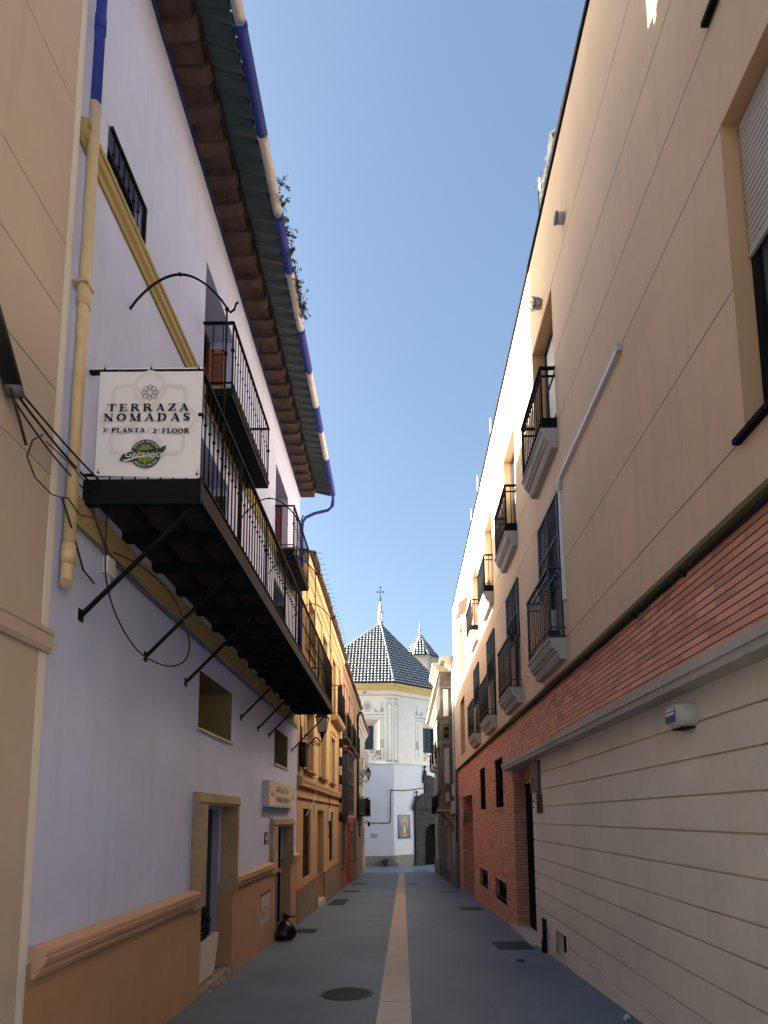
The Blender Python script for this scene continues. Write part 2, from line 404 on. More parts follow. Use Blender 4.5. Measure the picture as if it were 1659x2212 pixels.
def manhole(x, y, r, label):
    t = empty('manhole_cover', GF(x, y, 0), label, 'manhole cover')
    n = 36; ring = MB(); lid = MB()
    for k in range(n):
        a, b = 2 * math.pi * k / n, 2 * math.pi * (k + 1) / n
        ring.quad(GF(x + r * math.cos(a), y + r * math.sin(a), .004), GF(x + r * math.cos(b), y + r * math.sin(b), .004), GF(x + .93 * r * math.cos(b), y + .93 * r * math.sin(b), .010), GF(x + .93 * r * math.cos(a), y + .93 * r * math.sin(a), .010))
    lid.add([GF(x + .90 * r * math.cos(2 * math.pi * k / n), y + .90 * r * math.sin(2 * math.pi * k / n), .008) for k in range(n)], [tuple(range(n))])
    for i in range(-7, 8):
        for j in range(-7, 8):
            px, py = x + i * r * .115, y + j * r * .115
            if math.hypot(i, j) * .115 < .82 and (i + j) % 2 == 0: lid.box(GF, px - .012, px + .012, py - .012, py + .012, .009, .013)
    ring.build('rim', 'grate', t); lid.build('lid', 'grate', t)
manhole(-.635, 6.55, .30, 'round iron manhole cover in the paving left of the tan strip')
def grate(x0, x1, y0, y1, label, slots=True, grp=None, cat='drain grate'):
    t = empty('drain_grate', GF((x0 + x1) / 2, (y0 + y1) / 2, 0), label, cat, grp)
    f = MB(); b = MB()
    e = .025
    f.box(GF, x0, x1, y0, y0 + e, .002, .010).box(GF, x0, x1, y1 - e, y1, .002, .010).box(GF, x0, x0 + e, y0 + e, y1 - e, .002, .010).box(GF, x1 - e, x1, y0 + e, y1 - e, .002, .010)
    f.build('frame', 'grate', t)
    if slots:
        n = max(3, int((x1 - x0) / .05))
        for k in range(n):
            a = x0 + e + (x1 - x0 - 2 * e) * k / n; b.box(GF, a, a + (x1 - x0) / n * .55, y0 + e, y1 - e, .001, .008)
    else: b.box(GF, x0 + e, x1 - e, y0 + e, y1 - e, .001, .006)
    b.build('bars' if slots else 'lid', 'grate', t)
# GF(x, y, h) used as frame (u, v, w)
grate(1.58, 2.17, 9.22, 9.92, 'large slotted drain grate beside the step of the dark garage door')
grate(1.60, 2.18, 15.0, 15.6, 'slotted drain grate below the two barred brick basement windows')
grate(1.48, 2.14, 20.9, 21.3, 'drain grate at the right edge beside the far brick doorway')
grate(.28, .76, 25.6, 26.2, 'small drain grate right of the tan strip in the distance')
grate(-2.15, -1.74, 11.2, 11.7, 'rectangular iron cover just beyond the black rubbish bag', False, cat='utility cover')
grate(-2.2, -1.72, 16.6, 18.4, 'dark iron cover beside the stone-based yellow house', False, cat='utility cover')
grate(-2.3, -1.62, 21.4, 22.1, 'iron cover on the left, before the rust-coloured ground floor', False, cat='utility cover')
grate(-2.3, -1.6, 25.8, 26.5, 'iron cover on the left beside the green shutters', False, cat='utility cover')
grate(-2.35, -1.9, 36.5, 37.4, 'farthest iron cover on the left near the white church', False, cat='utility cover')
grate(1.0, 2.0, 40.2, 41.4, 'long dark cover in front of the stone church doorway', False, cat='utility cover')
grate(1.68, 1.79, 8.22, 8.40, 'tiny square water valve cover nearest the garage wall', False, cat='utility cover')
grate(-.14, .17, 21.4, 21.56, 'narrow slot drain crossing the tan strip', True)

# ------------------------------------------------------------------ shared builders
def railing(mb, fr, u0, u1, v0, v1, w, sp=.11, rails=(), r=.006, top=.018, ends=(True, True), knob=None, w0=0.0):
    for vv in (v1,) + tuple(rails):
        t = top if vv == v1 else top * .6
        mb.box(fr, u0 - t, u1 + t, vv - t * .6, vv + t * .6, w - t, w + t)
        if ends[0]: mb.box(fr, u0 - t, u0 + t, vv - t * .6, vv + t * .6, w0, w - t)
        if ends[1]: mb.box(fr, u1 - t, u1 + t, vv - t * .6, vv + t * .6, w0, w - t)
    def bar(u, ww, rr=r):
        mb.tube([fr(u, v0, ww), fr(u, v1, ww)], rr, 6)
        if knob: 
            for kk in knob: mb.ball(fr(u, kk, ww), rr * 2.3, 6)
    n = max(1, round((u1 - u0) / sp))
    for k in range(n + 1): bar(u0 + (u1 - u0) * k / n, w, r * (1.8 if k in (0, n) else 1))
    m_ = max(1, round((w - w0) / sp))
    for k in range(1, m_):
        ww = w0 + (w - w0) * k / m_
        if ends[0]: bar(u0, ww)
        if ends[1]: bar(u1, ww)

def window(fr, parent, a, b, c_, d, w, fmat='whitetrim', gmat='glass', nx=2, ny=2, t=.05, name='window'):
    f = MB(); f.box(fr, a, a + t, c_, d, w, w + .04).box(fr, b - t, b, c_, d, w, w + .04).box(fr, a + t, b - t, c_, c_ + t, w, w + .04).box(fr, a + t, b - t, d - t, d, w, w + .04)
    for i in range(1, nx): x = a + (b - a) * i / nx; f.box(fr, x - t * .4, x + t * .4, c_ + t, d - t, w, w + .035)
    for i in range(1, ny): y = c_ + (d - c_) * i / ny; f.box(fr, a + t, b - t, y - t * .3, y + t * .3, w, w + .03)
    o = f.build(name, fmat, parent)
    MB().box(fr, a + .01, b - .01, c_ + .01, d - .01, w - .02, w + .008).build('pane', gmat, o)
    return o

def tileroof(fr, u0, u1, v_eave, w_eave, slope, depth, mat, parent, sp=.2, r=.075, name='roof', drop=-.015):
    """barrel-tile roof falling towards the street; open eave ends of the tiles show"""
    mb = MB()
    L = lambda w: v_eave + (w_eave - w) * slope
    wb = w_eave - depth
    mb.add([fr(u0, L(w_eave) - .03, w_eave - .04), fr(u1, L(w_eave) - .03, w_eave - .04), fr(u1, L(wb) - .03, wb), fr(u0, L(wb) - .03, wb),
            fr(u0, L(w_eave) - .06, w_eave - .04), fr(u1, L(w_eave) - .06, w_eave - .04), fr(u1, L(wb) - .3, wb), fr(u0, L(wb) - .3, wb)],
           [(0, 1, 2, 3), (4, 5, 6, 7), (0, 1, 5, 4), (2, 3, 7, 6), (0, 3, 7, 4), (1, 2, 6, 5)])
    n = int((u1 - u0) / sp)
    for k in range(n):
        uc = u0 + (k + .5) * (u1 - u0) / n; jit = random.uniform(-.02, .02)
        for (off, sign, w1) in ((0, 1, w_eave + jit), (sp / 2, -1, w_eave - .01 + jit * .5)):
            pts = []
            for ww, rr in ((w1, r), (w1 - .38, r * .8)):
                for i in range(7):
                    a = math.pi * i / 6
                    pts.append(fr(uc + off + rr * math.cos(a) * 1.0, L(ww) + sign * rr * math.sin(a) * .8 - (.0 if sign > 0 else drop), ww))
                for i in range(7):
                    a = math.pi * i / 6
                    pts.append(fr(uc + off + (rr - .014) * math.cos(a), L(ww) + sign * (rr - .014) * math.sin(a) * .8 - (.0 if sign > 0 else drop), ww))
            F = []
            for i in range(6):
                F += [(i, i + 1, 15 + i, 14 + i), (7 + i, 8 + i, 22 + i, 21 + i), (i, i + 1, 8 + i, 7 + i)]
            mb.add(pts, F)
            if sign > 0:   # the rest of the cover column up the slope
                pts = []
                for ww in (w1 - .36, wb):
                    for i in range(5):
                        a = math.pi * i / 4; pts.append(fr(uc + r * math.cos(a), L(ww) + r * .75 * math.sin(a), ww))
                mb.add(pts, [(i, i + 1, 6 + i, 5 + i) for i in range(4)])
    return mb.build(name, mat, parent)

# ================================================================== LEFT 1: cream house
t = empty('house', LF(1, gz(1), 0), 'cream rendered house at the near left edge with fine joints and a stone ledge', 'house')
mb = MB().wall(LF, -1.5, 3.36, -1.5, 13.2, [], .004, 6)
mb.bands(LF, -1.5, 3.36, [2.87, 3.9, 4.5, 5.07, 5.6, 6.7, 7.8, 9.0, 10.2, 11.4, 13.2], .004, .016, .009)
mb.box(LF, -1.5, 3.36, -1.4, 2.72, .004, .014)
mb.build('wall', 'cream', t)
MB().box(LF, 3.362, 3.42, 2.87, 13.2, -5.9, .022).box(LF, 3.362, 3.426, -1.4, 2.72, -5.9, .018).build('corner_trim', 'whitetrim', t)
MB().prism(LF, [(-.02, 2.72), (.035, 2.72), (.05, 2.75), (.05, 2.83), (.06, 2.84), (.06, 2.87), (-.02, 2.87)], -1.5, 3.44).build('ledge', 'cream', t)

# ================================================================== LEFT 2: lavender house
t = empty('house', LF(8, gz(8), 0), 'lavender house with terracotta base, ochre bands and a long black balcony', 'house')
lav = t
E0, E1 = 3.42, 12.42
ops = [(3.80, 4.42, 6.78, 7.21, .16), (5.97, 7.12, 6.76, 8.43, .38), (9.83, 11.0, 6.76, 8.44, .38),
       (5.97, 7.05, 4.1, 6.15, .3), (9.83, 10.95, 4.1, 6.15, .3),
       (6.18, 7.44, 2.69, 3.37, .46), (10.10, 11.33, 2.67, 3.34, .46),
       (6.41, 7.62, -.32, 1.82, .45), (10.25, 11.74, -.50, 1.51, .9)]
mb = MB().wall(LF, E0, E1, .76, 9.46, [o if o[3] > 2 else (o[0], o[1], .70, o[3], o[4]) for o in ops])
mb.build('wall', 'lav', t)
# base below the moulding
mb = MB().wall(LF, E0, E1, -2, .78, [(6.41, 7.62, -.36, 1.8, .45), (10.25, 11.74, -.56, 1.6, .9)], .022, 6, False)
mb.build('wall_base', 'dado', t)
prof = [(.0, .68), (.045, .68), (.055, .705), (.075, .715), (.075, .74), (.10, .765), (.115, .80), (.105, .825), (.12, .83), (.12, .85), (.02, .875), (.0, .875)]
for a, b in ((3.47, 6.12), (7.66, 9.84), (11.78, 12.42)): MB().prism(LF, prof, a, b).build('moulding', 'mould', t)
# olive reveals of the two small openings
for a, b, c_, d in ((6.18, 7.44, 2.69, 3.37), (10.10, 11.33, 2.67, 3.34)):
    f = MB()
    f.box(LF, b - .012, b - .002, c_, d, -.455, -.001).box(LF, a + .002, a + .012, c_, d, -.455, -.001).box(LF, a + .012, b - .012, d - .012, d - .002, -.455, -.001).box(LF, a + .012, b - .012, c_ + .002, c_ + .012, -.455, -.001)
    f.box(LF, a, b, c_, d, -.48, -.455)
    f.build('window', 'olive', t)
    MB().box(LF, a - .03, b + .03, c_ - .03, c_, -.02, .03).build('sill', 'conc', t)
# string courses
mb = MB().prism(LF, [(-.02, 6.55), (.02, 6.55), (.03, 6.59), (.055, 6.62), (.058, 6.685), (.07, 6.69), (.07, 6.735), (0, 6.75), (-.02, 6.75)], 3.44, E1 + .01)
mb.build('upper_band', 'yelband', t)
MB().box(LF, 3.56, E1, 3.74, 3.95, -.01, .02).build('lower_band', 'yelband', t)
MB().box(LF, E0, E1, 9.37, 9.455, -.01, .035).build('eave_trim', 'bluetrim', t)
# upper window
o = window(LF, t, 3.82, 4.40, 6.79, 7.19, -.12, 'iron', 'glass', 2, 1)
mb = MB()
for k in range(7): u = 3.86 + k * .083; mb.tube([LF(u, 6.79, .02), LF(u, 7.2, .02)], .006, 6).ball(LF(u, 7.0, .02), .014, 6)
mb.box(LF, 3.81, 4.42, 7.17, 7.20, .008, .032).box(LF, 3.81, 4.42, 6.79, 6.81, .008, .032).box(LF, 4.39, 4.415, 6.81, 7.17, .008, .032)
mb.build('window_grille', 'iron', t)
# French doors of the upper floors
def french(a, b, c_, d, dep, mat, leaf):
    top_ = c_ > 6
    o = window(LF, lav, a + .02, b - .02, c_, d - .02, -dep, 'brown', 'glass', 2, 3, .06, 'balcony_door')
    lf = MB(); w0, w1 = (-dep + .045, -.11) if top_ else (-dep + .05, -.02)                      # louvred leaf folded back against the far jamb
    u1 = b - .02; u0 = u1 - .035; top = c_ + leaf
    lf.box(LF, u0, u1, c_, c_ + .07, w0, w1).box(LF, u0, u1, top - .06, top, w0, w1).box(LF, u0, u1, c_ + .07, top - .06, w0, w0 + .035).box(LF, u0, u1, c_ + .07, top - .06, w1 - .035, w1)
    v = c_ + .09
    while v < top - .08:
        lf.add([LF(u0, v, w0 + .035), LF(u0, v, w1 - .035), LF(u1, v + .035, w1 - .035), LF(u1, v + .035, w0 + .035), LF(u0 + .004, v - .008, w0 + .035), LF(u0 + .004, v - .008, w1 - .035)], [(0, 1, 2, 3), (0, 1, 5, 4)])
        v += .042
    lf.build('shutter', mat, o)
french(5.97, 7.12, 6.77, 8.43, .38, 'shutter', 1.5)
french(9.83, 11.0, 6.77, 8.44, .38, 'redshutter', 1.5)
french(5.97, 7.05, 4.11, 6.15, .3, 'brown', 1.9)
french(9.83, 10.95, 4.11, 6.15, .3, 'brown', 1.9)
# stone door surrounds
def surround(a, b, ao, bo, top, to, low, dep):
    mb = MB()
    mb.box(LF, ao, a, low, top, -.02, .07)
    mb.box(LF, a - .002, a + .004, low, top, -.16, .065)
    mb.box(LF, b - .006, bo, low, top, -.02, .07).box(LF, b - .008, b - .002, low, top, -.16, .0)
    mb.prism(LF, [(-.02, top), (.07, top), (.09, top + .025), (.085, top + .05), (.075, to - .01), (.06, to), (-.02, to)], ao, bo)
    mb.box(LF, a, b, top - .012, top - .002, -.2, .07)
    mb.build('door_frame', 'stonefr', lav)
surround(6.41, 7.62, 6.10, 7.69, 1.82, 1.95, .66, .45)
surround(10.25, 11.74, 9.84, 11.80, 1.51, 1.64, .66, .4)
# first door: glazed leaf seen through the opening, with lavender stile
d = MB().box(LF, 6.43, 7.60, -.31, 1.80, -.47, -.445).build('door', 'door_dark', t)
MB().box(LF, 7.555, 7.575, -.3, 1.78, -.265, -.175).build('leaf', 'lavdeep', d)
MB().box(LF, 7.595, 7.612, -.3, 1.78, -.445, -.21).build('curtain', 'tealdoor', d)
mb = MB(); text_mb(mb, 'TERRAZA', lambda u, v, w: LF(7.395, v, u), -.43, 1.42, 0, .028, .16); text_mb(mb, 'NOMADAS', lambda u, v, w: LF(7.395, v, u), -.43, 1.37, 0, .028, .16)
mb.build('lettering', 'white', d)
MB().box(LF, 7.405, 7.425, -.3, 1.78, -.444, -.238).build('pane', 'tealdoor', d)
MB().box(LF, 7.400, 7.404, .9, 1.6, -.440, -.30).build('sticker', 'ink', d)
MB().box(LF, 6.35, 7.7, gz(7) - .1, gz(7) + .07, -.45, .03).box(LF, 6.5, 7.55, gz(7) - .1, gz(7) + .03, .03, .07).build('threshold', 'stoneveil', t)
# second door vestibule
d = MB().box(LF, 10.27, 11.72, -.52, 1.5, -.95, -.88).build('door', 'lav', t)
MB().box(LF, 11.66, 11.69, -.5, 1.5, -.6, -.245).build('leaf', 'lavdeep', d)
MB().box(LF, 11.70, 11.73, -.5, 1.49, -.245, -.2).build('gap', 'door_dark', d)  # solid dark strip painted in for the shaded gap beside the leaf
MB().box(LF, 10.2, 11.8, gz(11) - .1, gz(11) + .04, -.9, .02).build('threshold', 'stoneveil', t)
# meter cabinet
mb = MB().box(LF, 9.18, 9.80, -.11, .37, .02, .03)
cab = mb.build('meter_cabinet', 'balcgrey', t)
mb = MB()
for k in range(4): mb.box(LF, 9.25, 9.74, .14 - k * .055, .148 - k * .055, .029, .033)
mb.box(LF, 9.14, 9.84, .375, .40, .02, .04).build('trim', 'brown', cab)
MB().box(LF, 9.2, 9.22, .12, .15, .03, .036).build('lock', 'iron', cab)
# eaves: brown soffit, tile modillions, green glazed tiles, roof
mb = MB().box(LF, E0, E1, 9.46, 9.50, -.3, .40).build('soffit', 'brownwood', t)
mb = MB(); u = 3.55
while u < 12.35:
    q = random.uniform(-.015, .015)
    mb.prism(LF, [(.03, 9.46), (.03, 9.36 + q), (.30 + q, 9.355), (.355 + q, 9.375), (.38 + q, 9.41), (.385 + q, 9.46)], u + q, u + .13 + q)
    mb.prism(LF, [(.0, 9.46), (.0, 9.395), (.33, 9.395), (.345, 9.46)], u + .13, u + .315)
    u += .32
mb.build('corbels', 'corbel', t)
o = tileroof(LF, E0, E1 + .02, 9.49, .74, .20, 6.2, 'teal', t, .18, .082, drop=.035)
MB().box(LF, 3.85, 8.05, 9.6, 13.4, -6.2, -1.9).build('roof_terrace', 'lav', t)
# gutter in blue and white lengths
segs = [(3.42, 4.51, 'whitepipe'), (4.51, 5.40, 'bluepaint'), (5.40, 6.23, 'whitepipe'), (6.23, 6.97, 'bluepaint'), (6.97, 7.90, 'whitepipe'), (7.90, 8.73, 'bluepaint'),
        (8.73, 9.54, 'whitepipe'), (9.54, 10.2, 'bluepaint'), (10.2, 11.06, 'whitepipe'), (11.06, 12.38, 'bluepaint')]
GW, GV = .80, 9.385
for a, b, mt in segs:
    mb = MB(); n = 10
    P = []
    k0 = .004 if mt == 'bluepaint' else 0
    for u, rr in ((a, .062 + k0), (a + .05, .062 + k0), (a + .055, .057 + k0), (b, .057 + k0)):
        for i in range(n + 1):
            an = math.pi + math.pi * i / n; P.append(LF(u, GV + .02 + rr * 1.1 * math.sin(an), GW + rr * math.cos(an)))
        for i in range(n + 1):
            an = 2 * math.pi - math.pi * i / n; P.append(LF(u, GV + .02 + (rr - .006) * 1.1 * math.sin(an), GW + (rr - .006) * math.cos(an)))
    k = 2 * n + 2
    F = [(j * k + i, j * k + (i + 1) % k, (j + 1) * k + (i + 1) % k, (j + 1) * k + i) for j in range(3) for i in range(k)]
    mb.add(P, F, True); mb.add(P, [tuple(range(k)), tuple(3 * k + i for i in range(k))])
    mb.build('gutter', mt, t)
pts = [LF(12.34, 9.36, GW), LF(12.36, 9.22, GW), LF(12.37, 9.08, GW - .02), LF(12.37, 8.98, GW - .12), LF(12.37, 8.90, .35), LF(12.37, 8.80, .15), LF(12.37, 8.68, .07), LF(12.37, 8.4, .055), LF(12.37, 6.8, .055), LF(12.37, 4.0, .055)]
MB().tube(pts, .034, 10).tube([pts[1], pts[2]], .042, 10).tube([pts[6], pts[7]], .042, 10).build('downpipe', 'bluepaint', t)
# near downpipe, blue above cream
cx, cw = 3.515, .065
MB().tube([LF(cx, 6.93, cw), LF(cx, 9.3, cw)], .036, 12).tube([LF(cx, 7.6, cw), LF(cx, 7.72, cw)], .041, 12).build('downpipe', 'bluepaint', t)
MB().tube([LF(cx, 3.42, cw), LF(cx, 6.95, cw)], .039, 12).tube([LF(cx, 5.28, cw), LF(cx, 5.42, cw)], .045, 12).tube([LF(cx, 3.36, cw), LF(cx, 3.50, cw)], .047, 12)\
    .tube([LF(cx, 3.44, cw), LF(cx, 3.36, cw), LF(cx - .006, 3.29, cw + .004), LF(cx - .02, 3.24, cw + .012), LF(cx - .035, 3.215, cw + .02)], .040, 12)\
    .box(LF, cx - .05, cx + .05, 5.44, 5.455, 0, .11).build('downpipe', 'creampipe', t)
# long balcony
B0, B1, BW = 3.74, 11.95, .86
bal = MB().box(LF, B0 + .05, B1 - .05, 4.035, 4.075, 0, BW - .05).build('balcony', 'soffit', t)
mb = MB().box(LF, B0, B0 + .05, 3.93, 4.12, 0, BW).box(LF, B1 - .05, B1, 3.93, 4.10, 0, BW).box(LF, B0 + .05, B1 - .05, 3.93, 3.965, BW - .05, BW).box(LF, B0 + .05, B1 - .05, 3.965, 4.10, BW - .014, BW)
mb.box(LF, B0, B1, 3.925, 3.945, BW, BW + .02)
u = B0 + .05 + .55
while u < B1 - .1:
    mb.box(LF, u - .025, u + .025, 3.95, 4.034, 0, BW - .051); u += .555
for w in (.28, .56): mb.box(LF, B0 + .05, B1 - .05, 3.985, 4.036, w - .018, w + .018)
mb.build('frame', 'iron', bal)
MB().box(LF, B0 + .02, B0 + .5, 4.10, 4.125, .3, .8).box(LF, B0 + .3, B1 - .06, 4.076, 4.11, .05, .8).build('deck', 'conc', bal)
mb = MB(); railing(mb, LF, B0 + .01, B1 - .01, 4.12, 4.98, BW - .02, .098, (4.16,), .0062, .017, (True, True), (4.62,))
for k in range(9): u = B0 + .01 + (B1 - B0 - .02) * k / 8; mb.tube([LF(u, 3.95, BW - .02), LF(u, 5.0, BW - .02)], .013, 6).ball(LF(u, 4.62, BW - .02), .024, 6)
mb.build('railing', 'iron', bal)
for u in (3.80, 4.82, 5.77, 7.88, 8.86, 9.62, 11.78):
    a = Vector(LF(u, 3.12, .01)); b = Vector(LF(u, 3.80, .66)); mb = MB()
    mb.tube([a, a.lerp(b, .5), b, LF(u, 3.89, .74), LF(u, 3.915, .84)], .017, 4, False); mb.box(LF, u - .03, u + .03, 3.07, 3.16, 0, .008)
    mb.build('strut', 'ironw', bal)
for u in (4.26, 7.62, 9.42, 11.65):
    mb = MB(); pts = []
    for i in range(17):
        f = i / 16; w = f * .84; pts.append(LF(u, 6.03 + .33 * math.sin(math.pi * f) ** .85, w))
    pts += [LF(u, 5.99, .87), LF(u, 6.02, .905), LF(u, 6.07, .915), LF(u, 6.085, .935)]
    mb.tube(pts, .0095, 6); mb.tube([LF(u, 4.12, .84), LF(u, 6.02, .84)], .0085, 6)
    for v in (4.9, 5.6): mb.ball(LF(u, v, .84), .018, 6)
    mb.ball(LF(u, 6.36, .42), .017, 6).ball(LF(u, 6.02, .84), .02, 6)
    mb.build('iron_hoop', 'iron', bal)
# the two small upper balconies
for a, b in ((5.93, 7.75), (9.80, 11.52)):
    o = MB().box(LF, a, b, 6.60, 6.655, .0, .37).box(LF, a, b, 6.655, 6.70, .0, .385).build('balcony', 'iron', t)
    MB().box(LF, a + .03, b - .03, 6.70, 6.75, .08, .36).build('deck', 'yelband', o)
    mb = MB(); railing(mb, LF, a + .01, b - .01, 6.70, 7.56, .36, .105, (6.78,), .0062, .016, (True, True), (7.2,)); mb.build('railing', 'iron', o)

# ------- things on or beside the lavender house
def BF(x, z, w): return (x, 3.725 - w, z)      # banner plane, x = world X, w towards the camera
bt = empty('banner', BF(-1.82, 4.13, 0), 'white vinyl terrace banner with navy lettering tied to the end of the long balcony', 'banner')
mb = MB(); nx, nz = 12, 14
X0, X1, Z0, Z1 = -2.215, -1.445, 4.145, 5.0
def bw(i, j): return .004 + .006 * math.sin(i * 1.1 + j * .5) * (.5 + .5 * math.cos(j * .8))
P = [BF(X0 + (X1 - X0) * i / nx, Z0 + (Z1 - Z0) * j / nz - .012 * math.sin(math.pi * i / nx) * (1 - j / nz) * 0 + (-.025 * i / nx if j in (0,) else 0), -.008) for j in range(nz + 1) for i in range(nx + 1)]
mb.add(P, [(j * (nx + 1) + i, j * (nx + 1) + i + 1, (j + 1) * (nx + 1) + i + 1, (j + 1) * (nx + 1) + i) for j in range(nz) for i in range(nx)])
mb.build('sheet', 'banner', bt)
sx = lambda px: X0 + (px - 175) / 850. * (X1 - X0)       # c7 pixels of the lettering -> metres on the sheet
kx = (X1 - X0) / 850.
sz = lambda py: Z1 - (py - 262) / 945. * (Z1 - Z0)
cxm, czm = sx(598), sz(492)
def petals(mb, cx, cz, R, t, w, squash=1):
    for k in range(8):
        a = math.pi / 2 + k * math.pi / 4; pts = []
        for s_ in (1, -1):
            seg = []
            for i in range(9):
                f = .30 + .70 * i / 8; r = R * f; off = s_ * R * .30 * math.sin(math.pi * ((f - .3) / .7) ** .9) * (1 if k % 2 == 0 else 1.1)
                seg.append((cx + r * math.cos(a) - off * math.sin(a), cz + (r * math.sin(a) + off * math.cos(a)) * squash))
            pts += seg if s_ == 1 else seg[::-1]
        ribbon(mb, BF, pts, t, w + .0003 * (k % 4))
mb = MB(); petals(mb, cxm, czm, .064, .0036, .003); 
mb.build('flower_emblem', 'ink', bt)
mb = MB()
for ang in range(8):
    a = math.pi / 2 + ang * math.pi / 4; pts = []; R0 = .39 if ang % 2 == 0 else .36
    if ang % 2 == 0 and ang not in (0, 4): R0 = .36
    for s_ in (1, -1):
        seg = []
        for i in range(13):
            f = .22 + .78 * i / 12; r = R0 * f; off = s_ * .115 * math.sin(math.pi * min(1, (f) ** 1.6))
            x = sx(590) + r * math.cos(a) - off * math.sin(a); z = sz(720) + r * math.sin(a) + off * math.cos(a)
            seg.append((min(max(x, X0 + .012), X1 - .012), min(max(z, Z0 + .03), Z1 - .01)))
        pts += seg if s_ == 1 else seg[::-1]
    ribbon(mb, BF, pts, .030, -.006 + .0004 * ang)
mb.build('watermark', 'wmark', bt)
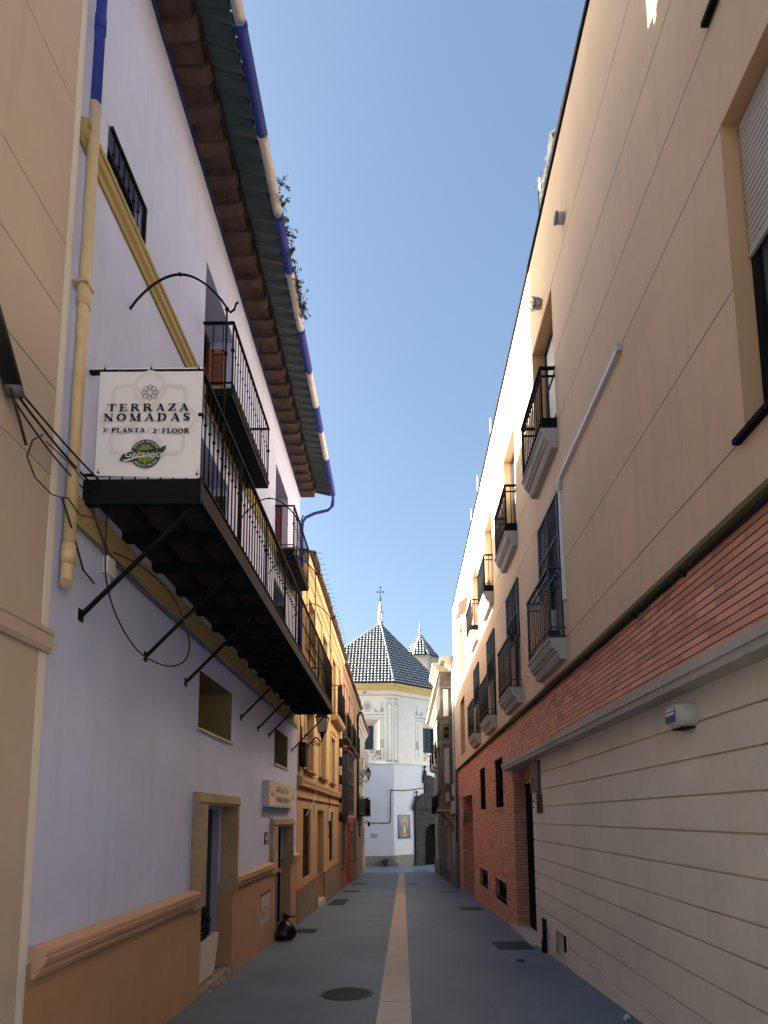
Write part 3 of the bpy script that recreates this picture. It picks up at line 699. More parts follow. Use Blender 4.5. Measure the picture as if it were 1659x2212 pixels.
# serif capitals from strokes: thick stems, thin hairlines, slab serifs
def arc(cx, cy, rx, ry, a0, a1, n=14): return [(cx + rx * math.cos(math.radians(a0 + (a1 - a0) * i / n)), cy + ry * math.sin(math.radians(a0 + (a1 - a0) * i / n))) for i in range(n + 1)]
TK, TN, SF = .23, .085, .08
G_ = {
 'T': (.95, [(TK, [(.475, 0), (.475, 1)]), (TN, [(0, .965), (.95, .965)]), (TN, [(.03, .98), (.03, .72)]), (TN, [(.92, .98), (.92, .72)]), (SF, [(.28, .035), (.67, .035)])]),
 'E': (.85, [(TK, [(.2, 0), (.2, 1)]), (TN, [(0, .965), (.8, .965)]), (TN, [(0, .035), (.83, .035)]), (TN, [(.2, .52), (.58, .52)]), (TN, [(.77, .98), (.77, .75)]), (TN, [(.8, .02), (.8, .28)]), (TN, [(.57, .4), (.57, .64)])]),
 'R': (1.0, [(TK, [(.2, 0), (.2, 1)]), (SF, [(0, .965), (.5, .965)]), (SF, [(0, .035), (.4, .035)]), (TN * 1.9, arc(.48, .74, .27, .225, 90, -90)), (TN, [(.2, .51), (.5, .51)]), (TK, [(.5, .5), (.85, .04)]), (SF, [(.72, .035), (1.02, .035)])]),
 'A': (1.0, [(TN, [(.14, .02), (.5, 1)]), (TK, [(.5, .98), (.84, .02)]), (TN, [(.24, .33), (.72, .33)]), (SF, [(0, .035), (.3, .035)]), (SF, [(.66, .035), (1.02, .035)])]),
 'Z': (.85, [(TN, [(.03, .965), (.82, .965)]), (TK, [(.7, .95), (.13, .05)]), (TN, [(.0, .035), (.83, .035)]), (TN, [(.05, .98), (.05, .75)]), (TN, [(.8, .02), (.8, .27)])]),
 'N': (1.0, [(TN, [(.16, 0), (.16, 1)]), (TK, [(.16, .95), (.84, .05)]), (TN, [(.84, 0), (.84, 1)]), (SF, [(0, .035), (.33, .035)]), (SF, [(.0, .965), (.25, .965)]), (SF, [(.67, .965), (1.0, .965)])]),
 'O': (1.0, [(TK * .95, arc(.48, .5, .38, .43, 130, 230)), (TK * .95, arc(.48, .5, .38, .43, -50, 50)), (TN * 1.3, arc(.48, .5, .40, .455, 45, 135)), (TN * 1.3, arc(.48, .5, .40, .455, 225, 315))]),
 'M': (1.2, [(TN, [(.15, 0), (.17, 1)]), (TK, [(.2, .96), (.56, .05)]), (TN, [(.56, .05), (.96, .96)]), (TK, [(.98, 0), (.98, 1)]), (SF, [(0, .035), (.32, .035)]), (SF, [(.8, .035), (1.18, .035)]), (SF, [(.0, .965), (.25, .965)]), (SF, [(.95, .965), (1.18, .965)])]),
 'D': (1.0, [(TK, [(.2, 0), (.2, 1)]), (TN, [(0, .965), (.5, .965)]), (TN, [(0, .035), (.5, .035)]), (TK * .9, arc(.46, .5, .39, .44, -62, 62)), (TN, arc(.46, .5, .4, .465, 60, 95)), (TN, arc(.46, .5, .4, .465, -95, -60))]),
 'S': (.72, [(TN * 1.3, arc(.36, .74, .24, .225, 20, 100)), (TK * .8, arc(.36, .74, .22, .2, 100, 225)), (TK, [(.2, .62), (.52, .38)]), (TK * .8, arc(.36, .27, .23, .22, 45, -80)), (TN * 1.3, arc(.36, .27, .26, .235, -80, -165)), (TN, [(.62, .98), (.62, .72)]), (TN, [(.09, .02), (.09, .28)])]),
 'P': (.88, [(TK, [(.2, 0), (.2, 1)]), (SF, [(0, .965), (.5, .965)]), (SF, [(0, .035), (.42, .035)]), (TN * 1.9, arc(.48, .72, .28, .245, 90, -90)), (TN, [(.2, .47), (.5, .47)])]),
 'L': (.8, [(TK, [(.2, 0), (.2, 1)]), (SF, [(0, .965), (.42, .965)]), (TN, [(0, .035), (.76, .035)]), (TN, [(.75, .02), (.75, .3)])]),
 'F': (.8, [(TK, [(.2, 0), (.2, 1)]), (TN, [(0, .965), (.78, .965)]), (TN, [(.75, .98), (.75, .73)]), (TN, [(.2, .5), (.56, .5)]), (TN, [(.55, .38), (.55, .62)]), (SF, [(0, .035), (.42, .035)])]),
 '3': (.65, [(TK * .8, arc(.28, .75, .24, .21, 130, -70)), (TK * .9, arc(.28, .28, .28, .25, 85, -140))]),
 '/': (.5, [(TN, [(.0, -.08), (.42, 1.05)])]),
 'a': (.5, [(.11, arc(.22, .3, .19, .2, 0, 360)), (.12, [(.41, .55), (.41, .08)])]),
 'r': (.4, [(.12, [(.1, .05), (.1, .55)]), (.1, arc(.28, .35, .16, .17, 150, 60))]),
 'd': (.5, [(.11, arc(.22, .28, .19, .2, 0, 360)), (.12, [(.41, .95), (.41, .08)])]),
 'Q': (1.0, [(TK * .95, arc(.48, .5, .38, .43, 130, 230)), (TK * .95, arc(.48, .5, .38, .43, -50, 50)), (TN * 1.3, arc(.48, .5, .40, .455, 45, 135)), (TN * 1.3, arc(.48, .5, .40, .455, 225, 315)), (TK * .8, [(.5, .18), (.9, -.12)])]),
 'H': (1.0, [(TK, [(.2, 0), (.2, 1)]), (TK, [(.82, 0), (.82, 1)]), (TN, [(.2, .5), (.8, .5)]), (SF, [(0, .035), (.38, .035)]), (SF, [(0, .965), (.38, .965)]), (SF, [(.64, .035), (1.0, .035)]), (SF, [(.64, .965), (1.0, .965)])]),
 'B': (.9, [(TK, [(.2, 0), (.2, 1)]), (SF, [(0, .965), (.5, .965)]), (SF, [(0, .035), (.5, .035)]), (TN * 1.9, arc(.45, .75, .25, .22, 90, -90)), (TN * 2.1, arc(.48, .27, .29, .24, 90, -90)), (TN, [(.2, .52), (.5, .52)])]),
 'U': (1.0, [(TK, [(.2, 1), (.2, .35)]), (TN * 1.4, arc(.5, .36, .31, .33, 180, 360)), (TN, [(.82, .35), (.82, 1)]), (SF, [(0, .965), (.4, .965)]), (SF, [(.65, .965), (1.0, .965)])]),
 'I': (.45, [(TK, [(.2, 0), (.2, 1)]), (SF, [(0, .965), (.4, .965)]), (SF, [(0, .035), (.4, .035)])]),
 ' ': (.55, [])}
def serif(mb, fr, txt, u0, u1, v, h, w, gap=.2, weight=1):
    tot = sum(G_[ch][0] for ch in txt) + gap * (len(txt) - 1); k = (u1 - u0) / tot; x = u0
    for i, ch in enumerate(txt):
        for j, (t_, pts) in enumerate(G_[ch][1]): ribbon(mb, fr, [(x + a * k, v + b * h) for a, b in pts], t_ * (h * .5 + abs(k) * .5) * weight, w + .0003 * (j % 5))
        x += (G_[ch][0] + gap) * k
mb = MB()
serif(mb, BF, 'TERRAZA', sx(258), sx(918), sz(655), sz(595) - sz(657), .003, .38, 1.15)
serif(mb, BF, 'NOMADAS', sx(232), sx(934), sz(742), sz(678) - sz(742), .003, .34, 1.15)
serif(mb, BF, '3', sx(228), sx(256), sz(838), sz(805) - sz(838), .003)
serif(mb, BF, 'a', sx(262), sx(277), sz(820), (sz(805) - sz(830)), .003)
serif(mb, BF, 'PLANTA', sx(300), sx(572), sz(842), sz(805) - sz(842), .003, .12, 1.25)
serif(mb, BF, '/', sx(592), sx(612), sz(842), sz(805) - sz(842), .003)
serif(mb, BF, '3', sx(636), sx(664), sz(848), sz(811) - sz(848), .003)
serif(mb, BF, 'rd', sx(668), sx(692), sz(828), sz(811) - sz(832), .003)
serif(mb, BF, 'FLOOR', sx(712), sx(932), sz(852), sz(811) - sz(852), .003, .12, 1.25)
mb.build('lettering', 'ink', bt)
# round craft-beer badge
lcx, lcz, lr = sx(585), sz(1027), .112
def disc(mb, r, w, ry=1, n=28): mb.add([BF(lcx + r * math.cos(2 * math.pi * k / n), lcz + r * ry * math.sin(2 * math.pi * k / n), w) for k in range(n)], [tuple(range(n))])
mb = MB(); disc(mb, lr, .001)
mb.slab(BF, [(lcx - .19, lcz - .055), (lcx - .17, lcz - .01), (lcx - .10, lcz + .018), (lcx + .10, lcz + .038), (lcx + .15, lcz + .065), (lcx + .145, lcz + .03), (lcx + .11, lcz - .01), (lcx - .04, lcz - .032), (lcx - .10, lcz - .062), (lcx - .15, lcz - .062)], .0045, .0052)
badge = mb.build('badge', 'inkgreen', bt)
mb = MB(); disc(mb, lr * .70, .002); mb.build('hop_field', 'hopdark', badge)
mb = MB()
for j, (dz, n) in enumerate(((.052, 2), (.03, 3), (.004, 4), (-.022, 4), (-.048, 3), (-.066, 1))):
    for i in range(n):
        x = lcx + (i - (n - 1) / 2) * .034; z = lcz + dz
        mb.add([BF(x - .016, z + .008, .0030 + .0001 * j), BF(x, z + .017, .0030 + .0001 * j), BF(x + .016, z + .008, .0030 + .0001 * j), BF(x + .01, z - .010, .0030 + .0001 * j), BF(x, z - .016, .0030 + .0001 * j), BF(x - .01, z - .010, .0030 + .0001 * j)], [(0, 1, 2, 3, 4, 5)])
mb.build('hop_cone', 'hop', badge)
mb = MB()
def ringtext(txt, a0, a1, r, h, inward=False):
    n = len(txt)
    for i, ch in enumerate(txt):
        if ch == ' ': continue
        a = math.radians(a0 + (a1 - a0) * i / (n - 1))
        def fr(u, v, w, a=a): 
            up_ = 1 if not inward else -1
            return BF(lcx + (r + up_ * v) * math.cos(a) + up_ * u * math.sin(a), lcz + (r + up_ * v) * math.sin(a) - up_ * u * math.cos(a), w)
        text_mb(mb, ch, fr, 0, 0, .0035, h, None, 0, 'CENTER')
ringtext('CERVEZA ARTESANA', 150, 28, lr * .78, .016)
ringtext('ARDALES-MALAGA', 222, 325, lr * .92, .016, True)
text_mb(mb, 'Gaitanejo', BF, sx(425), sz(1060), .0056, .052, .262, .45)
mb.add([BF(lcx - .165, lcz - .045, .0058), BF(lcx - .15, lcz - .066, .0058), BF(lcx - .06, lcz - .035, .0058), BF(lcx + .04, lcz - .018, .0058), BF(lcx + .05, lcz - .013, .0058), BF(lcx - .06, lcz - .027, .0058), BF(lcx - .145, lcz - .05, .0058)], [tuple(range(7))])
mb.build('badge_lettering', 'white', badge)
mb = MB()
for x, z in ((X0 + .04, Z1 - .015), ((X0 + X1) / 2, Z1 - .012), (X1 - .03, Z1 - .015), (X0 + .03, Z0 + .02), (X1 - .02, Z0 + .0)):
    mb.tube([BF(x, z, -.006), BF(x, z, .004)], .008, 8); mb.tube([BF(x, z, .004), BF(x + .008, z + .02, .012), BF(x + .002, z + .035, .0)], .002, 4)
mb.build('ties', 'ink', bt)

# hotel sign
ht = empty('hotel_sign', LF(10.4, 1.85, 0), 'cream box sign lettered for a boutique hotel above the second lavender door', 'sign')
MB().box(LF, 9.28, 11.58, 1.85, 2.295, .0, .105).build('case', 'signside', ht)
MB().box(LF, 9.31, 11.55, 1.88, 2.265, .105, .109).build('face', 'signface', ht)
MB().box(LF, 9.28, 9.31, 1.85, 2.295, .105, .112).box(LF, 11.55, 11.58, 1.85, 2.295, .105, .112).box(LF, 9.31, 11.55, 2.265, 2.295, .105, .112).box(LF, 9.31, 11.55, 1.85, 1.88, .105, .112).build('rim', 'signside', ht)
mb = MB(); serif(mb, LF, 'HOTEL BOUTIQUE', 9.86, 10.98, 2.12, .095, .111, .2, .95); serif(mb, LF, 'NOMADAS TERRAZA', 9.80, 11.06, 1.945, .095, .111, .2, .95); mb.build('lettering', 'ink', ht)
rd = MB().box(LF, 9.42, 9.62, 2.03, 2.11, .110, .113).box(LF, 11.24, 11.42, 2.03, 2.11, .110, .113).build('red_mark', 'red', ht)
mb = MB(); text_mb(mb, 'M', LF, 9.47, 2.05, .1145, .042, .1); text_mb(mb, 'M', LF, 11.28, 2.05, .1145, .042, .1); mb.build('mark_letter', 'white', rd)
# small signs
q = empty('wall_plaque', LF(9.53, 1.2, 0), 'small black plaque of white pictograms between the two lavender house doors', 'plaque')
MB().box(LF, 9.43, 9.65, 1.21, 1.41, .0, .012).build('plate', 'ink', q)
mb = MB(); text_mb(mb, '@', LF, 9.47, 1.35, .014, .04, .13); mb.box(LF, 9.48, 9.60, 1.28, 1.33, .0125, .014).box(LF, 9.46, 9.53, 1.295, 1.32, .0125, .0145); text_mb(mb, '24h', LF, 9.47, 1.225, .014, .035, .14)
mb.build('marks', 'white', q)
q = empty('hotel_plate', LF(11.9, .9, 0), 'blue hotel category plate beside the second lavender door', 'plaque')
MB().box(LF, 11.84, 12.05, 1.0, 1.37, .0, .018).box(LF, 11.86, 12.02, .88, .96, 0, .014).build('plate', 'bluetrim', q)
mb = MB(); text_mb(mb, 'H', LF, 11.87, 1.12, .021, .17, .13); mb.box(LF, 11.88, 12.0, .91, .93, .0145, .016); text_mb(mb, '*', LF, 11.91, 1.02, .021, .04, .06); mb.build('marks', 'white', q)

# planter with shrub
q = empty('planter', LF(6.9, gz(6.9), -.1), 'tapered white planter with dark shrub in the first lavender doorway', 'planter')
P = []
for z, e in ((-.29, .04), (.20, 0)):
    for u, w in ((6.62 + e, -.34 + e), (7.24 - e, -.34 + e), (7.24 - e, -.03 - e), (6.62 + e, -.03 - e)): P.append(LF(u, z, w))
P2 = [LF(u, .20, w) for u, w in ((6.65, -.31), (7.21, -.31), (7.21, -.06), (6.65, -.06))]; P3 = [LF(u, .14, w) for u, w in ((6.65, -.31), (7.21, -.31), (7.21, -.06), (6.65, -.06))]
mb = MB().add(P, [(0, 1, 5, 4), (1, 2, 6, 5), (2, 3, 7, 6), (3, 0, 4, 7), (0, 1, 2, 3)])
mb.add(P[4:] + P2 + P3, [(i, (i + 1) % 4, 4 + (i + 1) % 4, 4 + i) for i in range(4)] + [(4 + i, 4 + (i + 1) % 4, 8 + (i + 1) % 4, 8 + i) for i in range(4)])
mb.build('pot', 'planter', q)
MB().quad(*P3).build('soil', 'stem', q)
def leafclump(mb, c, r, n, size, squash=(1, 1, 1), droop=0):
    for _ in range(n):
        d = Vector((random.gauss(0, 1), random.gauss(0, 1), random.gauss(0, 1))).normalized() * (random.random() ** .45)
        q_ = Vector(c) + Vector((d.x * r * squash[0], d.y * r * squash[1], d.z * r * squash[2] - droop * random.random()))
        a = Vector((random.gauss(0, 1), random.gauss(0, 1), random.gauss(0, 1))).normalized(); b_ = a.cross(Vector((random.gauss(0, 1), random.gauss(0, 1), random.gauss(0, 1)))).normalized()
        s_ = size * random.uniform(.6, 1.3)
        mb.add([q_ - a * s_, q_ + b_ * s_ * .4, q_ + a * s_, q_ - b_ * s_ * .4], [(0, 1, 2, 3)])
mb = MB()
leafclump(mb, LF(6.92, .28, -.18), .2, 500, .03, (.6, 1.25, .75))
leafclump(mb, LF(7.08, .38, -.16), .12, 200, .028, (.6, .9, 1.0))
mb.build('foliage', 'leafdark', q)
mb = MB()
for _ in range(9): mb.tube([LF(6.92 + random.uniform(-.1, .1), .12, -.18), LF(6.92 + random.uniform(-.25, .25), .4, -.18 + random.uniform(-.08, .1))], .004, 4)
mb.build('stems', 'stem', q)

# rubbish bag
bx, by = -2.17, 10.42
q = empty('rubbish_bag', GF(bx, by, 0), 'knotted shiny black rubbish bag on the paving beside the second lavender door', 'rubbish bag')
mb = MB(); n, mm = 40, 22; P = []
prof = [(.02, 0), (.13, .005), (.185, .035), (.205, .09), (.20, .15), (.175, .21), (.13, .27), (.085, .31), (.05, .34), (.032, .37), (.04, .40), (.055, .43), (.05, .455), (.005, .46)]
for i, (r, z) in enumerate(prof):
    for k in range(n):
        a = 2 * math.pi * k / n
        w_ = 1 + .05 * math.sin(3 * a + z * 9) + .06 * math.sin(7 * a + z * 23) * min(1, z * 6) + .04 * math.sin(13 * a - z * 30) * min(1, z * 6)
        P.append((bx + r * w_ * math.cos(a) * 1.0, by + r * w_ * math.sin(a), gz(by) + z + .01 * math.sin(5 * a + i)))
mb.add(P, [(i * n + k, i * n + (k + 1) % n, (i + 1) * n + (k + 1) % n, (i + 1) * n + k) for i in range(len(prof) - 1) for k in range(n)], True)
mb.build('sack', 'bag', q)
MB().tube([(bx + .02, by, gz(by) + .37), (bx + .08, by, gz(by) + .42), (bx + .15, by, gz(by) + .40), (bx + .19, by, gz(by) + .42)], [.014, .02, .012, .016], 6).tube([(bx - .01, by, gz(by) + .37), (bx - .03, by - .02, gz(by) + .46), (bx + .0, by, gz(by) + .50)], [.02, .024, .01], 6).build('knot', 'bag', q)

# ------- person standing in the second doorway, leaning out past the jamb with a cigarette
pt = empty('person', (-2.62, 10.55, gz(10.5) + .04), 'person in a dark coat half hidden in the hotel doorway, forearm out holding a cigarette', 'person')
gy = gz(10.5) + .04; px, py = -2.74, 10.52
def skinobj(name, verts, edges, radii, mat, parent, root=0, sub=2):
    o_ = Vector(pt.location)
    me = bpy.data.meshes.new(name); me.from_pydata([tuple(Vector(v) - o_) for v in verts], edges, []); me.update()
    o = bpy.data.objects.new(name, me); COL.objects.link(o); o.parent = parent
    mod = o.modifiers.new('skin', 'SKIN'); mod.use_smooth_shade = True
    for i, sv in enumerate(me.skin_vertices[0].data):
        r = radii[i]; sv.radius = r if isinstance(r, tuple) else (r, r); sv.use_root = (i == root)
    ss = o.modifiers.new('sub', 'SUBSURF'); ss.levels = sub; ss.render_levels = sub
    me.materials.append(M[mat]); return o
V = []; Ed = []; Rr = []
def vtx(x, y, z, r, link=None):
    V.append((px + x, py + y, gy + z)); Rr.append(r)
    if link is not None: Ed.append((link, len(V) - 1))
    return len(V) - 1
pel = vtx(0, 0, .92, (.12, .15)); wa = vtx(0, 0, 1.08, (.10, .13), pel); ch_ = vtx(.01, 0, 1.30, (.11, .16), wa); nb = vtx(.01, 0, 1.45, (.055, .06), ch_); nk = vtx(.02, 0, 1.50, .05, nb)
hd1 = vtx(.03, 0, 1.60, (.085, .075), nk); hd2 = vtx(.03, 0, 1.70, (.075, .068), hd1)
for sgn in (-1, 1):
    h_ = vtx(0, .09 * sgn, .88, .085, pel); kn = vtx(.02, .10 * sgn, .48, .058, h_); an = vtx(0, .10 * sgn, .09, .042, kn); vtx(.13, .11 * sgn, .04, .032, an)
# far arm hangs
sh = vtx(0, .17, 1.38, .055, ch_); el = vtx(.0, .21, 1.10, .042, sh); wr = vtx(.05, .20, .86, .028, el); vtx(.07, .19, .78, .03, wr)
# near arm: elbow bent, forearm reaching out over the step
sh = vtx(0.02, -.16, 1.38, .055, ch_); el = vtx(.20, -.10, 1.16, .045, sh); wr = vtx(.335, .05, 1.24, .029, el); hand = vtx(.375, .09, 1.21, (.034, .02), wr); 
fr_ = vtx(.40, .115, 1.19, (.034, .018), hand)
body = skinobj('body', V, Ed, Rr, 'skin', pt)
# separate, unequal, bent fingers closed on the cigarette (rooted in the palm)
mb = MB(); base = Vector((px + .405, py + .12, gy + 1.19))
for k, (ln, off) in enumerate(((.070, .022), (.078, .008), (.072, -.007), (.056, -.021))):
    a = base + Vector((0, -.004, off)); b_ = a + Vector((ln * .42, .012, -.008)); c2 = b_ + Vector((ln * .20, .004 + .012 * (k > 1), -.022)); d2 = c2 + Vector((-.008, .002, -.018 + .004 * k))
    mb.tube([a - Vector((.02, .004, 0)), a, b_, c2, d2], [.008, .0085, .008, .0072, .005], 6)
a = Vector((px + .37, py + .075, gy + 1.225)); mb.tube([a, a + Vector((.022, .02, .022)), a + Vector((.05, .035, .012)), a + Vector((.066, .045, -.004))], [.010, .0095, .008, .005], 6)
mb.build('fingers', 'skin', pt)
MB().tube([base + Vector((.035, .005, .02)), base + Vector((.075, -.055, .028))], .004, 6).build('cigarette', 'cig', pt)
# coat follows the body, sleeves end at the wrist
V = []; Ed = []; Rr = []
hem = vtx(.0, 0, .55, (.17, .21)); pe = vtx(0, 0, .92, (.15, .18), hem); wa = vtx(0, 0, 1.10, (.13, .16), pe); ch_ = vtx(.01, 0, 1.31, (.135, .185), wa); nb = vtx(.01, 0, 1.44, (.08, .09), ch_)
sh = vtx(0.02, -.165, 1.38, .07, ch_); el = vtx(.20, -.10, 1.16, .062, sh); wr = vtx(.315, .03, 1.232, .045, el)
sh = vtx(0, .175, 1.38, .07, ch_); el = vtx(.0, .215, 1.10, .058, sh); wr = vtx(.045, .205, .90, .042, el)
skinobj('coat', V, Ed, Rr, 'coat', pt)
mb = MB(); mb.lathe((px + .005, py, gy + 1.48), [(.07, 0), (.10, .03), (.108, .10), (.105, .20), (.085, .265), (.05, .29), (.005, .297)], 18)
mb.build('hair', 'hair', pt)
mb = MB()
for sgn in (-1, 1): mb.ball((px + .112, py + .03 * sgn, gy + 1.655), .012, 8)
mb.build('eyes', 'white', pt)
mb = MB(); mb.tube([(px + .11, py, gy + 1.66), (px + .14, py, gy + 1.615), (px + .118, py, gy + 1.608)], [.009, .016, .01], 6).tube([(px + .112, py - .025, gy + 1.573), (px + .12, py, gy + 1.572), (px + .112, py + .025, gy + 1.573)], .006, 6)
mb.build('face_features', 'skin', pt)

# weeds growing in the gutter
for (u, n, hgt, lab) in ((6.10, 130, .10, 'small wispy weed tuft growing in the gutter, topmost of the three'), (6.72, 150, .09, 'trailing weeds with curling stems in the gutter, middle of the three tufts'), (7.35, 420, .16, 'bushiest leafy weed clump hanging from the white length of gutter')):
    c_ = LF(u, 9.42, GW + .04)
    q = empty('weed', c_, lab, 'weed', 'weeds in the blue and white gutter'); mb = MB(); st = MB()
    for _ in range(16 if n < 300 else 34):
        a = Vector(c_) + Vector((random.uniform(-.03, .02), random.uniform(-.28, .28), 0)); out = Vector((random.uniform(.0, .16), random.uniform(-.12, .12), random.uniform(-.22, .20) * (hgt / .12)))
        b_ = a + out * .5 + Vector((0, 0, .04)); e = a + out
        st.tube([a, b_, e], .0022, 4)
        for f in range(n // 16 if n < 300 else 12):
            w_ = a.lerp(e, random.random()); leafclump(mb, w_, .025, 2, .021)
    st.build('stems', 'stem', q); mb.build('foliage', 'leaf', q)

# cables
def catpts(a, b, sag, n=14):
    a, b = Vector(a), Vector(b); return [a.lerp(b, i / n) - Vector((0, 0, sag * 4 * (i / n) * (1 - i / n))) for i in range(n + 1)]
q = empty('cable_joint', LF(2.86, 4.2, .07), 'thick black cable sleeve fixed across the cream wall at the left edge', 'cable box')
MB().tube([LF(2.35, 4.85, .07), LF(2.60, 4.55, .07), LF(2.90, 4.15, .07)], [.05, .062, .05], 10).build('sleeve', 'cable', q)
MB().tube([LF(2.90, 4.15, .07), LF(2.93, 4.10, .07)], .05, 10).build('end_cap', 'cablegrey', q)
a = LF(2.9, 4.12, .08); b = LF(3.73, 4.05, .10)
tag(MB().tube(catpts(a, b, .03), .008, 6).tube(catpts(LF(2.9, 4.13, .10), LF(3.74, 4.1, .13), .015), .007, 6).tube(catpts(LF(2.88, 4.1, .06), LF(3.72, 3.98, .08), .05), .006, 6)
    .tube([LF(2.86, 4.1, .09), LF(2.93, 3.96, .10), LF(3.0, 3.85, .1)], [.008, .009, .008], 6).build('cable', 'cable'), 'bundle of black cables running from the sleeve to the balcony corner', 'cable')
tag(MB().tube([LF(3.15, 4.03, .09), LF(3.05, 3.92, .10), LF(3.0, 3.78, .11), LF(3.08, 3.70, .11), LF(3.25, 3.70, .1), LF(3.35, 3.74, .1), LF(3.42, 3.78, .1), LF(3.52, 3.72, .12), LF(3.70, 3.80, .12)], .0045, 6).tube([LF(3.17, 4.0, .1), LF(3.4, 4.0, .12), LF(3.62, 3.97, .13)], .004, 6)
    .tube([LF(3.36, 3.74, .1), LF(3.5, 3.6, .09), LF(3.72, 3.42, .05), LF(3.9, 3.4, .03)], .007, 6).build('cable', 'cable'), 'thin looped cable tangled across the cream downpipe', 'cable')
tag(MB().tube([LF(3.74, 4.0, .05), LF(3.95, 3.8, .04), LF(4.08, 3.72, .035), LF(4.3, 3.70, .03), LF(5.0, 3.69, .03), LF(7, 3.68, .03), LF(9.5, 3.685, .03), LF(12.3, 3.68, .03)], .009, 6).tube([LF(3.6, 3.72, .03), LF(4.6, 3.655, .03), LF(8, 3.645, .03), LF(12.3, 3.65, .03)], .009, 6)
    .build('cable', 'cablegrey'), 'grey cables clipped along the lavender wall under the ochre band', 'cable')
pts = [LF(3.86, 4.0, .12), LF(3.90, 3.75, .10), LF(3.95, 3.45, .09), LF(4.08, 3.2, .12), LF(4.25, 3.0, .2), LF(4.35, 2.92, .32), LF(4.45, 2.92, .42), LF(4.5, 3.0, .5), LF(4.5, 3.15, .52), LF(4.42, 3.4, .46), LF(4.3, 3.55, .38), LF(4.15, 3.66, .24), LF(4.05, 3.72, .08)]
def smooth(pts, n=5):
    out = []; P = [Vector(q) for q in pts]
    for i in range(len(P) - 1):
        p0, p1, p2, p3 = P[max(i - 1, 0)], P[i], P[i + 1], P[min(i + 2, len(P) - 1)]
        for k in range(n):
            t_ = k / n; out.append(.5 * ((2 * p1) + (-p0 + p2) * t_ + (2 * p0 - 5 * p1 + 4 * p2 - p3) * t_ ** 2 + (-p0 + 3 * p1 - 3 * p2 + p3) * t_ ** 3))
    return out + [P[-1]]
tag(MB().tube(smooth(pts), .0065, 6).build('cable', 'cable'), 'big loose loop of cable hanging under the near end of the long balcony', 'cable')
q = empty('junction_box', LF(4.08, 3.6, 0), 'small pale junction box on the lavender wall under the balcony', 'junction box')
MB().box(LF, 4.04, 4.15, 3.55, 3.69, 0, .05).build('case', 'conduit', q); MB().tube([LF(4.10, 3.55, .03), LF(4.08, 3.48, .04), LF(4.14, 3.44, .04), LF(4.16, 3.52, .03)], .004, 5).build('wire', 'conduit', q)

# ================================================================== LEFT 3: yellow house
t = empty('house', LF(17, gz(17), 0), 'yellow rendered house with stone base, second house on the left', 'house'); yel = t
Y0, Y1 = 12.425, 21.41
lows = [(13.33, 14.55, .17, 1.88, .32), (18.55, 19.6, .16, 1.85, .32)]
drs = (15.75, 17.1, -.85, 1.87, .32)
ups = [(13.4, 14.7, 2.84, 4.45, .28), (16.0, 17.3, 2.84, 4.45, .28), (18.7, 19.8, 2.84, 4.45, .28)]
tops = [(13.6, 14.8, 6.0, 7.35, .22), (16.35, 17.5, 6.0, 7.35, .22), (18.9, 20.0, 5.2, 7.35, .22)]
MB().wall(LF, Y0, Y1, 2.39, 7.95, ups + tops).build('wall', 'yellow', t)
MB().wall(LF, Y0, Y1, -2.2, 2.39, lows + [drs], 0, 6).build('lower_wall', 'yellow2', t)
mb = MB().box(LF, Y0, 15.75, -2.2, .01, .002, .05).box(LF, 17.1, Y1, -2.2, -.05, .002, .05)
mb.build('stone_base', 'oldstone', t)
MB().box(LF, Y0, 15.8, .01, .05, 0, .07).box(LF, 17.05, Y1, -.05, -.01, 0, .07).build('base_cap', 'redlow', t)
MB().prism(LF, [(-.01, 2.39), (.10, 2.40), (.11, 2.47), (.13, 2.52), (.13, 2.60), (0, 2.64)], Y0, Y1).prism(LF, [(-.01, 2.10), (.03, 2.10), (.055, 2.13), (.055, 2.155), (0, 2.17)], Y0, Y1).build('string_course', 'yellow2', t)
MB().prism(LF, [(-.01, 7.48), (.05, 7.50), (.07, 7.58), (.12, 7.62), (.16, 7.70), (.22, 7.74), (.24, 7.82), (.24, 7.95), (-.01, 7.95)], Y0, Y1).build('cornice', 'yelframe', t)
for a, b, c_, d, dep in lows:
    window(LF, t, a, b, c_, d, -dep, 'brown', 'glass', 2, 4)
    mb = MB()
    for k in range(6): u = a + .1 + (b - a - .2) * k / 5; mb.tube([LF(u, c_, -.06), LF(u, d, -.06)], .012, 6)
    for k in range(4): v = c_ + .2 + (d - c_ - .4) * k / 3; mb.box(LF, a, b, v - .012, v + .012, -.075, -.05)
    mb.build('window_grille', 'iron', t)
d_ = MB().box(LF, 15.75, 17.1, -.86, 1.87, -.36, -.30).build('door', 'brown', t)
MB().ball(LF(15.95, .5, -.28), .04).build('handle', 'ironw', d_)
MB().box(LF, 15.72, 17.13, gz(16.4) - .2, gz(16.4) + .16, -.3, .06).build('doorstep', 'conc', t)
for a, b, c_, d, dep in ups:
    window(LF, t, a, b, c_, d, -dep, 'greyren', 'glassg', 2, 3)
    f = .10
    MB().box(LF, a - f, a, c_, d + f, -.005, .045).box(LF, b, b + f, c_, d + f, -.005, .045).box(LF, a, b, d, d + f, -.005, .045).prism(LF, [(-.01, d + f), (.06, d + f), (.1, d + f + .06), (0, d + f + .08)], a - f, b + f).build('window_frame', 'yelframe', t)
    MB().box(LF, a - .15, b + .12, c_ - .05, c_, -.05, .11).build('sill', 'redlow', t)
